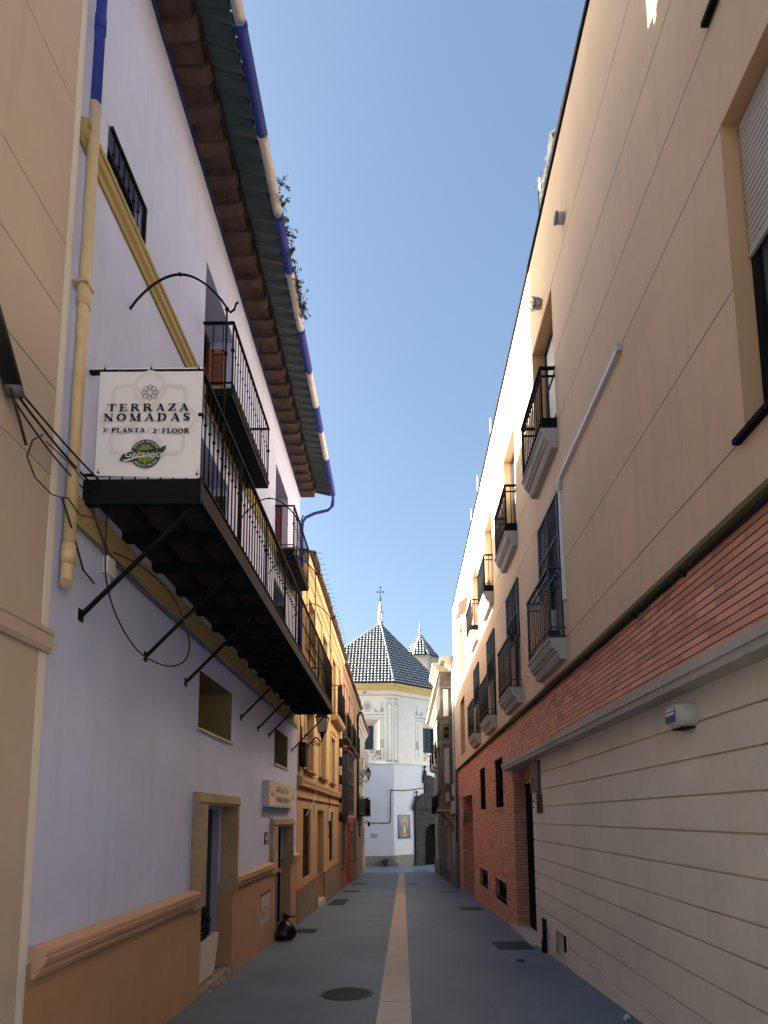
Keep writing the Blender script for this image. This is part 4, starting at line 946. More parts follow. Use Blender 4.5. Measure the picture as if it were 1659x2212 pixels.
for a, b, c_, d, dep in tops:
    window(LF, t, a, b, c_, d, -dep, 'pinkcream', 'glassg', 2, 3)
    f = .14
    MB().box(LF, a - f, a, c_, d + f, -.005, .04).box(LF, b, b + f, c_, d + f, -.005, .04).box(LF, a, b, d, d + f, -.005, .04).box(LF, a - f, b + f, c_ - .08, c_, -.005, .07).build('window_frame', 'yelframe', t)
o = MB().prism(LF, [(0, 5.02), (.20, 5.04), (.26, 5.10), (.28, 5.2), (0, 5.2)], 18.7, 21.3).build('balcony', 'yellow2', t)
mb = MB(); railing(mb, LF, 18.75, 21.25, 5.2, 6.25, .25, .12, (5.28, 6.1), .008, .02); mb.build('railing', 'iron', o)
tileroof(LF, Y0, Y1, 7.97, .36, .22, 6, 'tile', t, .24, .10)
mb = MB()
for k in range(30):
    u = Y0 + .2 + k * .3; mb.tube([LF(u, 8.02, .30), LF(u, 8.04, .50)], .005, 4)
mb.build('eave_wires', 'iron', t)
# striped downpipe: white collars over black iron
mb = MB().tube([LF(21.36, 8.0, .22), LF(21.36, 7.85, .12), LF(21.36, 7.7, .08)], .06, 10).tube([LF(21.36, 7.7, .08), LF(21.36, 6.9, .08)], .055, 10)
mb.tube([LF(21.36, 6.92, .08), LF(21.36, 1.5, .08)], .055, 10)
pipe_ = mb.build('downpipe', 'whitepipe', t)
v = 6.9
while v > 1.8:
    MB().tube([LF(21.36, v, .08), LF(21.36, v - .36, .08)], .060, 10).build('black_band', 'iron', pipe_); v -= .72
# odd cables, number plate and black box on the yellow front
tag(MB().tube(smooth([LF(12.5, 4.0, .05), LF(12.6, 3.2, .06), LF(12.9, 2.75, .1), LF(14, 2.68, .13), LF(15.2, 2.70, .15), LF(17, 2.69, .15), LF(19, 2.68, .15), LF(21, 2.66, .15)], 4), .012, 6).build('cable', 'cable'), 'black cable sagging along the string course of the yellow house', 'cable')
tag(MB().tube(smooth([LF(14.6, 2.85, .12), LF(14.6, 2.3, .12), LF(14.2, 2.05, .1), LF(13.6, 1.7, .02)], 4), .008, 6).build('cable', 'whitepipe'), 'pale cable falling across the first ground-floor window of the yellow house', 'cable')
q = empty('speaker_box', LF(12.72, 3.0, 0), 'tall black box on the corner of the yellow house under the lamp', 'box')
MB().box(LF, 12.6, 12.95, 2.85, 3.4, .02, .16).build('case', 'iron', q); MB().tube([LF(12.6, 3.3, .08), LF(12.5, 3.0, .12), LF(12.6, 2.7, .08)], .012, 6).build('wire', 'cable', q)
q = empty('number_plate', LF(15.2, 1.7, 0), 'oval ceramic number plate left of the yellow house door', 'plaque')
MB().slab(LF, [(15.17 + .13 * math.cos(a * math.pi / 8), 1.86 + .20 * math.sin(a * math.pi / 8)) for a in range(16)], 0, .02).build('plate', 'plaquew', q)
MB().slab(LF, [(15.17 + .07 * math.cos(a * math.pi / 8), 1.86 + .12 * math.sin(a * math.pi / 8)) for a in range(16)], .02, .024).build('inset', 'signside', q)
q = empty('fuse_box', LF(18.1, 1.6, 0), 'white fuse box with dangling wires beside the yellow house door', 'box')
MB().box(LF, 17.85, 18.15, 1.55, 1.95, 0, .09).build('case', 'whitepipe', q); MB().tube(smooth([LF(17.95, 1.55, .05), LF(17.9, 1.2, .08), LF(18.0, 1.0, .05), LF(18.05, 1.3, .07), LF(18.1, 2.3, .05)], 4), .012, 6).build('wire', 'cable', q)

# street lanterns
def lantern(u, w, v, label, rot=0):
    q = empty('street_lamp', LF(u, v, w), label, 'street lamp')
    c_ = Vector(LF(u, v, w))
    mb = MB()
    def cup(z, r): return [(c_.x + r * math.cos(math.pi / 2 * k + math.pi / 4), c_.y + r * math.sin(math.pi / 2 * k + math.pi / 4), c_.z + z) for k in range(4)]
    A, B = cup(0, .115), cup(.36, .19)
    for k in range(4): mb.tube([A[k], B[k]], .010, 4); mb.tube([A[k], A[(k + 1) % 4]], .010, 4); mb.tube([B[k], B[(k + 1) % 4]], .014, 4)
    mb.lathe(tuple(c_ + Vector((0, 0, -.19))), [(.01, 0), (.03, .02), (.018, .05), (.035, .08), (.06, .12), (.035, .15), (.10, .185)], 12)
    mb.build('lantern_frame', 'iron', q)
    g = MB(); A2, B2 = cup(.01, .108), cup(.355, .182)
    for k in range(4): g.quad(A2[k], A2[(k + 1) % 4], B2[(k + 1) % 4], B2[k])
    g.build('lantern_glass', 'lampglass', q)
    r = MB(); C1, C2, C3 = cup(.36, .225), cup(.47, .09), cup(.50, .09)
    r.add(C1 + C2 + C3, [(i, (i + 1) % 4, 4 + (i + 1) % 4, 4 + i) for i in range(4)] + [(4 + i, 4 + (i + 1) % 4, 8 + (i + 1) % 4, 8 + i) for i in range(4)] + [(8, 9, 10, 11)])
    r.lathe(tuple(c_ + Vector((0, 0, .50))), [(.05, 0), (.06, .03), (.02, .06), (.03, .09), (.003, .13)], 10)
    r.build('lantern_cap', 'iron', q)
    b = MB()
    b.tube(smooth([LF(u, v - .22, .02), LF(u, v - .30, w * .25), LF(u, v - .22, w * .5), LF(u, v - .12, w * .72), LF(u, v - .22, w * .9), LF(u, v - .20, w)], 5), .016, 6)
    for (cw_, cv, rr) in ((w * .3, v - .10, .10), (w * .62, v - .26, .075), (w * .25, v - .36, .08), (w * .82, v - .30, .05)):
        b.tube([LF(u, cv + rr * (1 - i / 26) * math.sin(i * .45), cw_ + rr * (1 - i / 26) * math.cos(i * .45)) for i in range(22)], .010, 5)
    b.box(LF, u - .03, u + .03, v - .55, v + .15, 0, .02)
    b.build('bracket', 'iron', q)
lantern(12.95, .50, 3.68, 'black iron lantern under the far end of the long balcony on the yellow house')
lantern(31.75, .64, 3.95, 'black iron lantern on a scrolled bracket farther down, in front of the white church')

# ================================================================== LEFT 4: salmon house
t = empty('house', LF(26, gz(26), 0), 'salmon house with rust-red ground floor and grey glazed bay, third on the left', 'house')
Y0, Y1 = 21.42, 31.0
wins = [(22.8, 23.8, 6.55, 7.45, .2), (25.3, 26.6, 6.55, 7.45, .2), (28.4, 29.7, 6.55, 7.45, .2), (22.5, 23.6, 4.95, 6.1, .2), (25.1, 26.3, 4.95, 6.1, .2), (28.0, 29.2, 4.95, 6.1, .2)]
MB().wall(LF, Y0, Y1, 1.62, 7.8, wins, 0).build('wall', 'salmon', t)
gw = [(22.65, 24.55, -.40, 1.45, .12), (28.4, 30.4, -.5, 1.35, .12), (25.1, 26.9, -1.7, 1.37, .25)]
MB().wall(LF, Y0, Y1, -2.6, 1.62, gw, 0).build('lower_wall', 'redlow', t)
for a, b, c_, d, dep in wins:
    window(LF, t, a, b, c_, d, -dep, 'pinkcream', 'glassg', 2, 3)
    f = .13; MB().box(LF, a - f, a, c_, d + f, -.005, .04).box(LF, b, b + f, c_, d + f, -.005, .04).box(LF, a, b, d, d + f, -.005, .04).build('window_frame', 'pinkcream', t)
for a, b, c_, d, dep in gw[:2]:
    o = MB().box(LF, a, b, c_, d, -.1, -.06).build('shutter', 'green', t)
    mb = MB(); v = c_ + .05
    while v < d - .05: mb.box(LF, a + .1, b - .1, v, v + .03, -.06, -.04); v += .06
    mb.build('slats', 'green', o); MB().box(LF, a - .05, b + .05, c_ - .07, c_, -.02, .07).build('sill', 'brown', t)
MB().box(LF, 25.1, 26.9, -1.7, 1.37, -.3, -.22).build('door', 'brown', t)
MB().box(LF, 27.35, 27.6, .35, 1.0, 0, .04).build('letter_box', 'brown', t)
for a, b in ((22.0, 23.95), (24.7, 26.8), (27.6, 29.6)):
    o = MB().prism(LF, [(0, 4.82), (.26, 4.82), (.30, 4.86), (.30, 4.92), (0, 4.92)], a, b).build('balcony', 'brown', t)
    mb = MB(); railing(mb, LF, a + .03, b - .03, 4.92, 5.88, .28, .14, (5.0,), .008, .02); mb.build('railing', 'iron', o)
    MB().box(LF, a + .05, b - .05, 4.96, 5.82, .25, .255).box(LF, a + .02, a + .025, 4.96, 5.82, .02, .25).build('screen', 'panelgrey', o)
by_ = MB().box(LF, 22.3, 25.5, 1.76, 1.86, 0, .29).build('bay_window', 'brown', t)
MB().prism(LF, [(0, 4.35), (.34, 4.35), (.34, 4.42), (.0, 4.62)], 22.2, 25.6).build('bay_roof', 'brown', by_)
MB().box(LF, 22.35, 25.45, 1.86, 4.35, .0, .20).build('curtain', 'glassg', by_)
mb = MB()
for k in range(7): u = 22.3 + 3.2 * k / 6; mb.box(LF, u - .03, u + .03, 1.86, 4.35, .21, .27)
for k in range(5): v = 1.9 + 2.4 * k / 4; mb.box(LF, 22.27, 25.53, v - .025, v + .025, .205, .275)
for w in (.02, .11, .21): mb.box(LF, 22.29, 22.32, 1.86, 4.35, w - .012, w + .012)
for k in range(5): v = 1.9 + 2.4 * k / 4; mb.box(LF, 22.285, 22.315, v - .02, v + .02, 0, .2)
mb.build('glazing_bars', 'irongrey', by_)
MB().prism(LF, [(-.01, 7.45), (.05, 7.48), (.10, 7.6), (.2, 7.68), (.22, 7.8), (-.01, 7.8)], Y0, Y1).build('cornice', 'mould', t)
tileroof(LF, Y0, Y1, 7.84, .36, .24, 6, 'tile', t, .26, .11)
MB().tube([LF(30.95, 7.7, .28), LF(30.95, 7.5, .1), LF(30.95, 7.2, .08), LF(30.95, 1.5, .08)], .06, 8).build('downpipe', 'iron', t)

# ================================================================== LEFT 5: pale house
t = empty('house', LF(35, gz(35), 0), 'narrow pale house with tan ground floor, last on the left before the church', 'house')
Y0, Y1 = 31.005, 39.0
wins = [(33.2, 34.3, 3.6, 5.1, .2), (35.6, 36.7, 3.6, 5.6, .2), (33.0, 34.2, 1.9, 3.1, .2), (36, 37, 1.9, 3.1, .2), (37.4, 38.3, 5.4, 6.6, .2)]
MB().wall(LF, Y0, Y1, 1.62, 7.55, wins).build('wall', 'pinkcream', t)
MB().wall(LF, Y0, Y1, -2.8, 1.62, [(36.6, 37.8, -.2, .85, .2)]).build('lower_wall', 'tan', t)
for a, b, c_, d, dep in wins: window(LF, t, a, b, c_, d, -dep, 'iron', 'glass', 2, 3)
MB().box(LF, 36.6, 37.8, -.2, .85, -.25, -.18).build('shutter', 'brown', t)
MB().prism(LF, [(-.01, 7.1), (.06, 7.12), (.08, 7.3), (.2, 7.42), (.24, 7.58), (-.01, 7.58)], Y0, Y1 + .2).build('cornice', 'whitetrim', t)
tileroof(LF, Y0, Y1 + .2, 7.62, .36, .24, 6, 'tileorange', t, .26, .11)
o = MB().prism(LF, [(0, 4.35), (.12, 4.38), (.20, 4.5), (.36, 4.58), (.36, 4.66), (0, 4.66)], 34.0, 37.3).build('balcony', 'whitetrim', t)
mb = MB(); railing(mb, LF, 34.05, 37.25, 4.66, 5.7, .33, .14, (4.75,), .008, .02); mb.build('railing', 'whitepipe', o)
o = MB().box(LF, 31.5, 37.2, 1.70, 1.80, 0, .5).build('balcony', 'iron', t)
MB().box(LF, 31.52, 31.53, 1.82, 2.72, .02, .48).box(LF, 31.52, 37.1, 1.82, 2.72, .475, .48).build('screen', 'panelgrey', o)
mb = MB(); railing(mb, LF, 31.5, 37.15, 1.8, 2.78, .49, .16, (2.3,), .008, .02); mb.build('railing', 'iron', o)
q = empty('framed_picture', LF(34, .5, 0), 'dark framed board on the tan wall below the grey balcony', 'sign')
MB().box(LF, 33.0, 34.7, .5, 1.25, 0, .04).build('frame', 'iron', q); MB().box(LF, 33.15, 34.55, .6, 1.15, .04, .045).build('board', 'panelgreen', q)
q = empty('potted_yucca', LF(35.8, 1.8, .35), 'spiky potted plant on the grey-screened balcony', 'potted plant')
MB().lathe(LF(35.8, 1.8, .3), [(.12, 0), (.16, .3), (.15, .3), (.12, .28)], 12).build('pot', 'orangepot', q)
mb = MB(); c_ = Vector(LF(35.8, 2.75, .35))
mb.tube([LF(35.8, 2.05, .32), tuple(c_)], .03, 6)
for k in range(34):
    d_ = Vector((random.gauss(0, 1), random.gauss(0, 1), random.gauss(.5, .8))).normalized(); s_ = d_.cross(Vector((0, 0, 1))).normalized() * .02
    e = c_ + d_ * random.uniform(.28, .42); mb.add([c_ - s_, c_ + s_, e], [(0, 1, 2)])
mb.build('foliage', 'leaf', q)
q = empty('wall_lamp', LF(38.6, 1.0, .1), 'small black wall lamp at the end of the pale house', 'wall lamp')
MB().tube([LF(38.8, 1.4, 0), LF(38.8, 1.45, .2), LF(38.8, 1.3, .3)], .02, 6).lathe(LF(38.8, 1.0, .3), [(.05, 0), (.09, .1), (.1, .25), (.03, .32)], 8).build('lamp', 'iron', q)

# ================================================================== RIGHT 1: apartment building
t = empty('apartment_building', RF(12, gz(12), 0), 'beige apartment building over red brick and a grooved garage wall, on the right', 'apartment building'); apt = t
AE = 22.8; BK = -.09
UP = [(6.95, 8.10, 6.96, 9.08, .22), (9.66, 10.76, 6.96, 9.06, .22), (12.40, 13.52, 6.94, 9.03, .22), (15.12, 16.20, 6.92, 9.0, .22), (19.05, 20.45, 6.80, 8.80, .2)]
LO = [(7.02, 8.06, 3.99, 6.05, .16), (9.72, 10.78, 3.99, 6.05, .16), (12.43, 13.48, 3.99, 6.04, .16), (15.15, 16.18, 3.99, 6.02, .16), (19.06, 20.55, 3.92, 5.98, .2)]
NR = [(1.9, 3.15, 3.99, 6.19, .13), (1.9, 3.12, 7.05, 9.1, .13)]
grooves = [3.6, 3.98, 4.99, 6.17, 7.0, 7.96, 9.1, 10.64]
mb = MB().wall(RF, -2.5, AE, 3.6, 10.64, UP + LO + NR, 0, 8)
mb.build('wall', 'beige', t)
mb = MB()
allops = UP + LO + NR
for g in grooves[1:-1]:
    u = -2.5
    spans = []
    for o_ in sorted(allops):
        if o_[2] <= g + .01 <= o_[3] + .02:
            spans.append((o_[0], o_[1]))
    for a, b in spans + [(AE, AE)]:
        if a > u: mb.box(RF, u, a, g - .004, g + .004, -.004, .0012)
        u = max(u, b)
mb.build('render_joints', 'orangejoint' if 'orangejoint' in M else 'brown', t)
MB().box(RF, -2.5, AE, 10.64, 10.70, -.3, .03).build('coping', 'iron', t)
MB().box(RF, -2.5, AE, 10.70, 10.73, -.5, .015).box(RF, AE - .02, AE + .02, 3.6, 10.7, -.2, .02).build('coping_trim', 'whitetrim', t)
# brick storey: plane a little behind the beige render
def kf(x): return x * 1.042
def kv(x): return 1.65 + (x - 1.65) * 1.042
BW_ = [(kf(11.90), kf(12.93), kv(1.85), kv(2.94), .14), (kf(14.53), kf(15.55), kv(1.84), kv(2.96), .14),
       (kf(11.85), kf(13.30), kv(-.25), kv(.23), .14), (kf(14.52), kf(16.0), kv(-.26), kv(.23), .14), (kf(17.40), kf(20.5), -2.2, kv(2.36), .95)]
BT = 3.56
MB().wall(RF, 11.2, AE, -2.6, BT, BW_, BK, 6).wall(RF, -2.5, 11.2, 2.74, BT, [], BK, 6, False).build('brick_wall', 'brick', t)
MB().box(RF, -2.5, AE, 3.56, 3.6, -.3, -.002).build('render_soffit', 'olive', t)
mb = MB().tube([RF(-2.4, 3.53, -.06), RF(AE - .1, 3.545, -.06)], .013, 6)
for u in (4.1, 5.0, 6.4, 9.0, 12): mb.box(RF, u, u + .025, 3.51, 3.56, -.09, -.04)
mb.build('cable_run', 'cable', t)
for a, b, c_, d, dep in BW_[:2]:
    window(RF, t, a, b, c_, d, BK - dep, 'iron', 'glass', 1, 1)
    MB().box(RF, a - .04, b + .04, c_ - .035, c_, BK - .1, BK + .03).box(RF, a - .02, b + .02, d, d + .03, BK - .02, BK + .03).build('sill', 'conc', t)
    mb = MB()
    for v in (c_ + .12, d - .14): mb.box(RF, a, b, v - .01, v + .01, BK - .03, BK - .01)
    for k in range(10): u = a + (b - a) * (k + .5) / 10; mb.tube([RF(u, c_, BK - .02), RF(u, d, BK - .02)], .008, 6)
    mb.build('window_grille', 'iron', t)
for a, b, c_, d, dep in BW_[2:4]:
    window(RF, t, a, b, c_, d, BK - dep, 'iron', 'door_dark', 1, 1)
    MB().box(RF, a - .04, b + .04, c_ - .03, c_, BK - .1, BK + .025).box(RF, a - .04, b + .04, d, d + .025, BK - .1, BK + .025).build('sill', 'marble', t)
    mb = MB()
    for k in range(2): v = c_ + (d - c_) * (.2 + .6 * k); mb.box(RF, a, b, v - .01, v + .01, BK - .03, BK - .01)
    mb.build('window_grille', 'irongrey', t)
MB().box(RF, kf(17.40), kf(20.5), -2.2, kv(2.36), BK - 1.0, BK - .95).build('door', 'brown', t)
MB().box(RF, 20.9, 21.35, 1.6, 2.0, BK - .02, BK + .06).build('meter_box', 'signside', t)
# garage wall, entrance recess and concrete band
GA, GE = 3.42, 9.58
gl = [-1.2] + [kv(v) for v in (-.35, -.08, .19, .47, .74, .98, 1.26, 1.53, 1.79, 2.06, 2.32)] + [2.62]
HATCH = (7.80, 8.34, -.36, -.02, .12)
mb = MB()
mb.wall(RF, GA, GE, -1.2, 2.62, [(7.80, 8.34, -.36, -.02, .10)], BK - .028, 5)
for a, b in zip(gl[:-1], gl[1:]):
    g = .017; lo, hi = a + g / 2, b - g / 2
    segs_ = [(GA - .002, GE)]
    if lo < -.02 and hi > -.36: segs_ = [(GA - .002, 7.80), (8.34, GE)]
    for s0, s1 in segs_: mb.box(RF, s0, s1, lo, hi, BK - .03, BK)
    if segs_[0][1] == 7.80:
        if lo < -.36: mb.box(RF, 7.80, 8.34, lo, -.36, BK - .03, BK)
        if hi > -.02: mb.box(RF, 7.80, 8.34, -.02, hi, BK - .03, BK)
mb.build('garage_wall', 'garage', t)
MB().bands(RF, -2.5, GA - .006, gl, BK - .06, BK - .003, .017).box(RF, -2.5, GA, -1.2, 2.62, BK - .6, BK - .05).build('garage_return', 'garage', t)
MB().box(RF, -2.5, 11.5, 2.66, 2.74, BK - .02, .10).box(RF, -2.5, 11.5, 2.60, 2.66, BK - .5, .085).build('concrete_band', 'conc', t)
MB().box(RF, 10.2, 11.2, 2.3, 2.62, BK - .3, BK - .2).build('door_head', 'brick', t)
mb = MB().quad(RF(11.2, -1.2, BK), RF(11.2, 2.62, BK), RF(11.2, 2.62, BK - .26), RF(11.2, -1.2, BK - .26)); mb.box(RF, 11.19, 11.2, -1.2, 2.62, BK - .255, BK - .005)
mb.build('door_jamb', 'brick', t)
MB().box(RF, GE, 11.2, -1.0, 2.6, BK - .32, BK - .24).build('garage_door', 'door_dark', t)
MB().box(RF, GE - .02, 11.5, gz(11.2) - .3, gz(10) + .03, BK - .24, BK + .10).build('doorstep', 'marble', t)
o = MB().box(RF, 7.82, 8.32, -.34, -.04, BK - .13, BK - .10).build('hatch', 'door_dark', t)
MB().box(RF, 7.78, 7.80, -.38, .0, BK - .02, BK + .012).box(RF, 8.34, 8.36, -.38, .0, BK - .02, BK + .012).box(RF, 7.80, 8.34, -.38, -.36, BK - .02, BK + .012).box(RF, 7.80, 8.34, -.02, .0, BK - .02, BK + .012).build('rim', 'garage', o)
# recess contents, upper row
for i, (a, b, c_, d, dep) in enumerate(UP):
    MB().box(RF, b - .012, b - .002, c_, d, -dep, -.001).box(RF, a + .002, a + .012, c_, d, -dep, -.001).box(RF, a + .012, b - .012, d - .012, d - .002, -dep, -.001).build('reveal', 'orange_reveal', t)
    if i < 4: window(RF, t, a + .02, b - .02, c_, d - .02, -dep, 'bluegrey', 'glassw', 2, 3, .05, 'balcony_door')
    else: window(RF, t, a + .02, b - .02, c_, d - .02, -dep, 'whitetrim', 'glassw', 1, 2, .05)
for i, (a, b, c_, d, dep) in enumerate(LO):
    if i == 4:
        MB().box(RF, b - .012, b - .002, c_, d, -dep, -.001).box(RF, a + .012, b - .012, d - .012, d - .002, -dep, -.001).build('reveal', 'orange_reveal', t)
        window(RF, t, a + .02, b - .02, c_, d - .02, -dep, 'whitetrim', 'glassg', 1, 2, .05); continue
    window(RF, t, a + .01, b - .01, c_, d - .01, -dep, 'bluegrey', 'glassg' if i != 3 else 'glass', 2, 2, .05, 'balcony_door')
    mb = MB(); v0 = 4.92
    for k in range(11):
        u = a + .02 + (b - a - .04) * k / 10; mb.tube([RF(u, v0, .025), RF(u, d - .02, .025)], .0075 if k not in (0, 5, 10) else .014, 6)
        if k not in (0, 5, 10): mb.ball(RF(u, 5.5, .025), .015, 6)
    for v in (d - .02, 5.45, v0 + .03): mb.box(RF, a - .01, b + .01, v - .010, v + .010, .012, .04)
    for u in (a - .012, b + .012): mb.box(RF, u - .012, u + .012, v0, d, -.01, .04)
    mb.build('window_grille', 'bluegrey', t)
for a, b, c_, d, dep in NR:
    MB().box(RF, b - .012, b - .002, c_, d, -dep, -.001).box(RF, a + .012, b - .012, d - .012, d - .002, -dep, -.001).build('reveal', 'orange_reveal', t)
    o = window(RF, t, a + .02, b - .02, c_, d - .02, -dep - .03, 'iron', 'glassg', 2, 1, .06)
    mb = MB(); v = d - .03
    while v > d - .95: mb.prism(RF, [(-dep + .012, v), (-dep + .026, v - .012), (-dep + .026, v - .03), (-dep + .012, v - .042)], a + .03, b - .03); v -= .045
    mb.box(RF, a + .03, b - .03, v - .03, v + .003, -dep + .008, -dep + .03).box(RF, b - .5, b - .42, v + .02, v + .035, -dep + .03, -dep + .06)
    mb.build('roller_shutter', 'shutterslat', o)
    MB().box(RF, a - .05, b + .06, c_ - .03, c_ + .005, -.12, .05).build('sill', 'iron', t)
# balconies with corbelled concrete trays
def rbalcony(a, b, v, kind, vt):
    prof = [(0, v), (.235, v), (.235, v - .03), (.215, v - .04), (.20, v - .10), (.185, v - .135), (.165, v - .14), (.155, v - .175), (.125, v - .19), (.115, v - .24), (.09, v - .285), (0, v - .29)]
    o = MB().prism(RF, prof, a, b).build('balcony', 'balcgrey', apt)
    mb = MB(); railing(mb, RF, a + .01, b - .01, v + .005, vt, .20, .10, (vt - .12, v + .14, v + .02), .0085, .022)
    if kind == 'up':
        mb.box(RF, a + .01, a + .02, v + .02, v + .14, .0, .2)
    mb.build('railing', 'iron' if kind == 'up' else 'irongrey', o)
    return o
for i, (a, b) in enumerate(((6.94, 8.16), (9.64, 10.82), (12.38, 13.60), (15.07, 16.30))):
    rbalcony(a, b, 6.93, 'up', 7.83)
for i, (a, b) in enumerate(((6.94, 8.20), (9.66, 10.90), (12.40, 13.68), (15.12, 16.40))):
    o = rbalcony(a, b, 3.97, 'low', 4.93)
    if i == 3: MB().box(RF, a + .03, b - .03, 4.0, 4.8, .175, .18).build('screen', 'bluetrim', o)
# roof tiles showing above the near coping
mb = MB(); u = 3.2
while u < 7.2:
    hh = .10 + .30 * min(1, max(0, (u - 4.6) / 2)) + random.uniform(-.02, .03)
    for i in range(1): mb.prism(RF, [(-.05, 10.73), (.02, 10.74), (.0, 10.74 + hh * .5), (-.10, 10.74 + hh), (-.35, 10.74 + hh * 1.1), (-.35, 10.73)], u, u + .24)
    u += .25
mb.build('roof_tiles', 'tile', t)
MB().wall(RF, -2.5, AE, 10.7, 10.9, [], -2.5, 4).build('roof', 'tile', t)
mt_ = M['cloth']; nt_ = mt_.node_tree; tb = nt_.nodes.new('ShaderNodeBsdfTranslucent'); tb.inputs[0].default_value = (.22, .03, .012, 1)
mx = nt_.nodes.new('ShaderNodeMixShader'); mx.inputs[0].default_value = .45; out_ = nt_.nodes['Material Output']
nt_.links.new(nt_.nodes['Principled BSDF'].outputs[0], mx.inputs[1]); nt_.links.new(tb.outputs[0], mx.inputs[2]); nt_.links.new(mx.outputs[0], out_.inputs[0])
q = empty('plastic_sheet', RF(6.9, 10.75, -.05), 'crumpled white plastic sheet caught on the right roof edge', 'plastic sheet')
mb = MB(); n = 9
P = [RF(6.55 + .09 * i, 10.76 + .10 * j + .05 * math.sin(i * 1.9 + j), -.06 - .05 * math.cos(i * 2.3 + j * 1.7) + .04) for j in range(5) for i in range(n)]
mb.add(P, [(j * n + i, j * n + i + 1, (j + 1) * n + i + 1, (j + 1) * n + i) for j in range(4) for i in range(n - 1)]); mb.build('sheet', 'whitepipe', q)
for u, h, lab in ((7.42, .75, 'white roof mast with a small crossbar, nearest of the four on the right roof'), (12.35, .62, 'thin metal roof post, second of the four along the right roof'), (14.75, .72, 'thin metal roof post, third of the four along the right roof'), (16.3, .62, 'thin metal roof post, farthest of the four along the right roof')):
    q = empty('roof_mast', RF(u, 10.7, -.02), lab, 'mast', 'posts along the right roof edge')
    MB().tube([RF(u, 10.7, -.04), RF(u, 10.7 + h, -.04)], .022, 8).build('pole', 'whitepipe', q)
    MB().tube([RF(u, 10.7, -.01), RF(u, 10.7 + h, -.01)], .008, 6).tube([RF(u - .12, 10.66 + h, -.04), RF(u + .10, 10.68 + h, .02)], .007, 6).build('crossbar', 'irongrey', q)
# wall vents high up
for u, v, lab in ((6.28, 9.36, 'round grey vent outlet high on the shaded beige wall'), (7.48, 9.37, 'wire-caged round vent high on the sunlit beige wall')):
    q = empty('vent_outlet', RF(u, v, 0), lab, 'vent')
    pts = [RF(u, v, 0), RF(u, v, .10)]; MB().tube(pts, .065, 14).build('collar', 'signside', q)
    mb = MB().tube([RF(u, v, .10), RF(u, v, .115)], .072, 14)
    if u > 7:
        for k in range(6): a = k * math.pi / 3; mb.tube([RF(u + .07 * math.cos(a), v + .07 * math.sin(a), .02), RF(u + .09 * math.cos(a), v + .09 * math.sin(a), .15)], .006, 5)
    mb.build('cap', 'irongrey', q)
# white conduit
q = empty('cable_conduit', RF(6.9, 4.4, 0), 'white rectangular conduit climbing diagonally to run beside the balcony window', 'conduit')
def RR(u, v, w): return RF(u, v, w)
MB().box(RF, 4.82, 6.86, 6.115, 6.165, .0, .045).box(RF, 6.86, 6.90, 6.04, 6.165, .0, .045).box(RF, 6.87, 6.915, 4.46, 6.04, .0, .04).build('trunking', 'conduit', q)
MB().box(RF, 6.845, 6.93, 5.98, 6.06, -.001, .052).build('coupler', 'signside', q); MB().box(RF, 4.80, 4.84, 6.105, 6.175, -.001, .05).build('end_cap', 'signside', q)
# alarm box
q = empty('alarm_box', RF(4.22, 2.3, BK), 'rounded ivory alarm box with a blue label on the garage wall', 'alarm box')
mb = MB(); n = 20; P = []
for w, sc in ((BK, 1.0), (BK + .05, 1.0), (BK + .10, .93), (BK + .14, .74), (BK + .15, .60)):
    for k in range(n):
        a = 2 * math.pi * k / n; cx_, cy_ = math.cos(a), math.sin(a)
        P.append(RF(4.20 + .15 * sc * math.copysign(abs(cx_) ** .75, cx_), kv(2.385) + .103 * (sc * .8 + .2) * math.copysign(abs(cy_) ** .75, cy_), w))
mb.add(P, [(i * n + k, i * n + (k + 1) % n, (i + 1) * n + (k + 1) % n, (i + 1) * n + k) for i in range(4) for k in range(n)], True); mb.add(P, [tuple(4 * n + k for k in range(n))])
mb.build('case', 'alarm', q)
MB().box(RF, 4.12, 4.28, kv(2.385) - .106, kv(2.385) - .094, BK, BK + .10).build('underside', 'iron', q)
MB().box(RF, 4.12, 4.27, kv(2.33), kv(2.44), BK + .149, BK + .154).build('label', 'bluetrim', q)
MB().box(RF, 4.13, 4.26, kv(2.415), kv(2.435), BK + .154, BK + .156).box(RF, 4.13, 4.26, kv(2.385), kv(2.405), BK + .154, BK + .156).build('label_marks', 'white', q)
# electrical cupboard, louvre and bell beside the entrance
q = empty('electric_cabinet', RF(9.2, kv(2.02), BK), 'tilted grey-green metal cabinet hanging at the top of the garage entrance', 'electric cabinet')
MB().slab(RF, [(8.93, kv(2.53)), (9.50, kv(2.56)), (9.46, kv(2.03)), (8.95, kv(2.01))], BK, BK + .05).build('case', 'panelgreen', q)
MB().box(RF, 9.3, 9.32, 2.2, 2.3, BK + .05, BK + .06).build('handle', 'iron', q)
q = empty('vent_grille', RF(9.0, kv(1.7), BK), 'dark louvred vent grille under the tilted metal cabinet', 'vent grille')
mb = MB().box(RF, 8.86, 9.20, kv(1.69), kv(2.0), BK, BK + .02)
mb.build('frame', 'panelgreen', q); mb = MB()
for k in range(9): mb.box(RF, 8.9, 9.16, kv(1.71) + k * .033, kv(1.71) + k * .033 + .016, BK + .02, BK + .028)
mb.build('slats', 'iron', q)
q = empty('doorbell', RF(9.4, kv(1.85), BK), 'small white intercom beside the louvred vent', 'intercom')
MB().box(RF, 9.34, 9.46, kv(1.83), kv(1.96), BK, BK + .02).build('plate', 'conduit', q); MB().box(RF, 9.37, 9.43, kv(1.87), kv(1.92), BK + .02, BK + .026).build('button', 'iron', q)
q = empty('standpipe', RF(9.0, gz(9), BK), 'stubby black cable pipe against the foot of the garage wall', 'pipe')
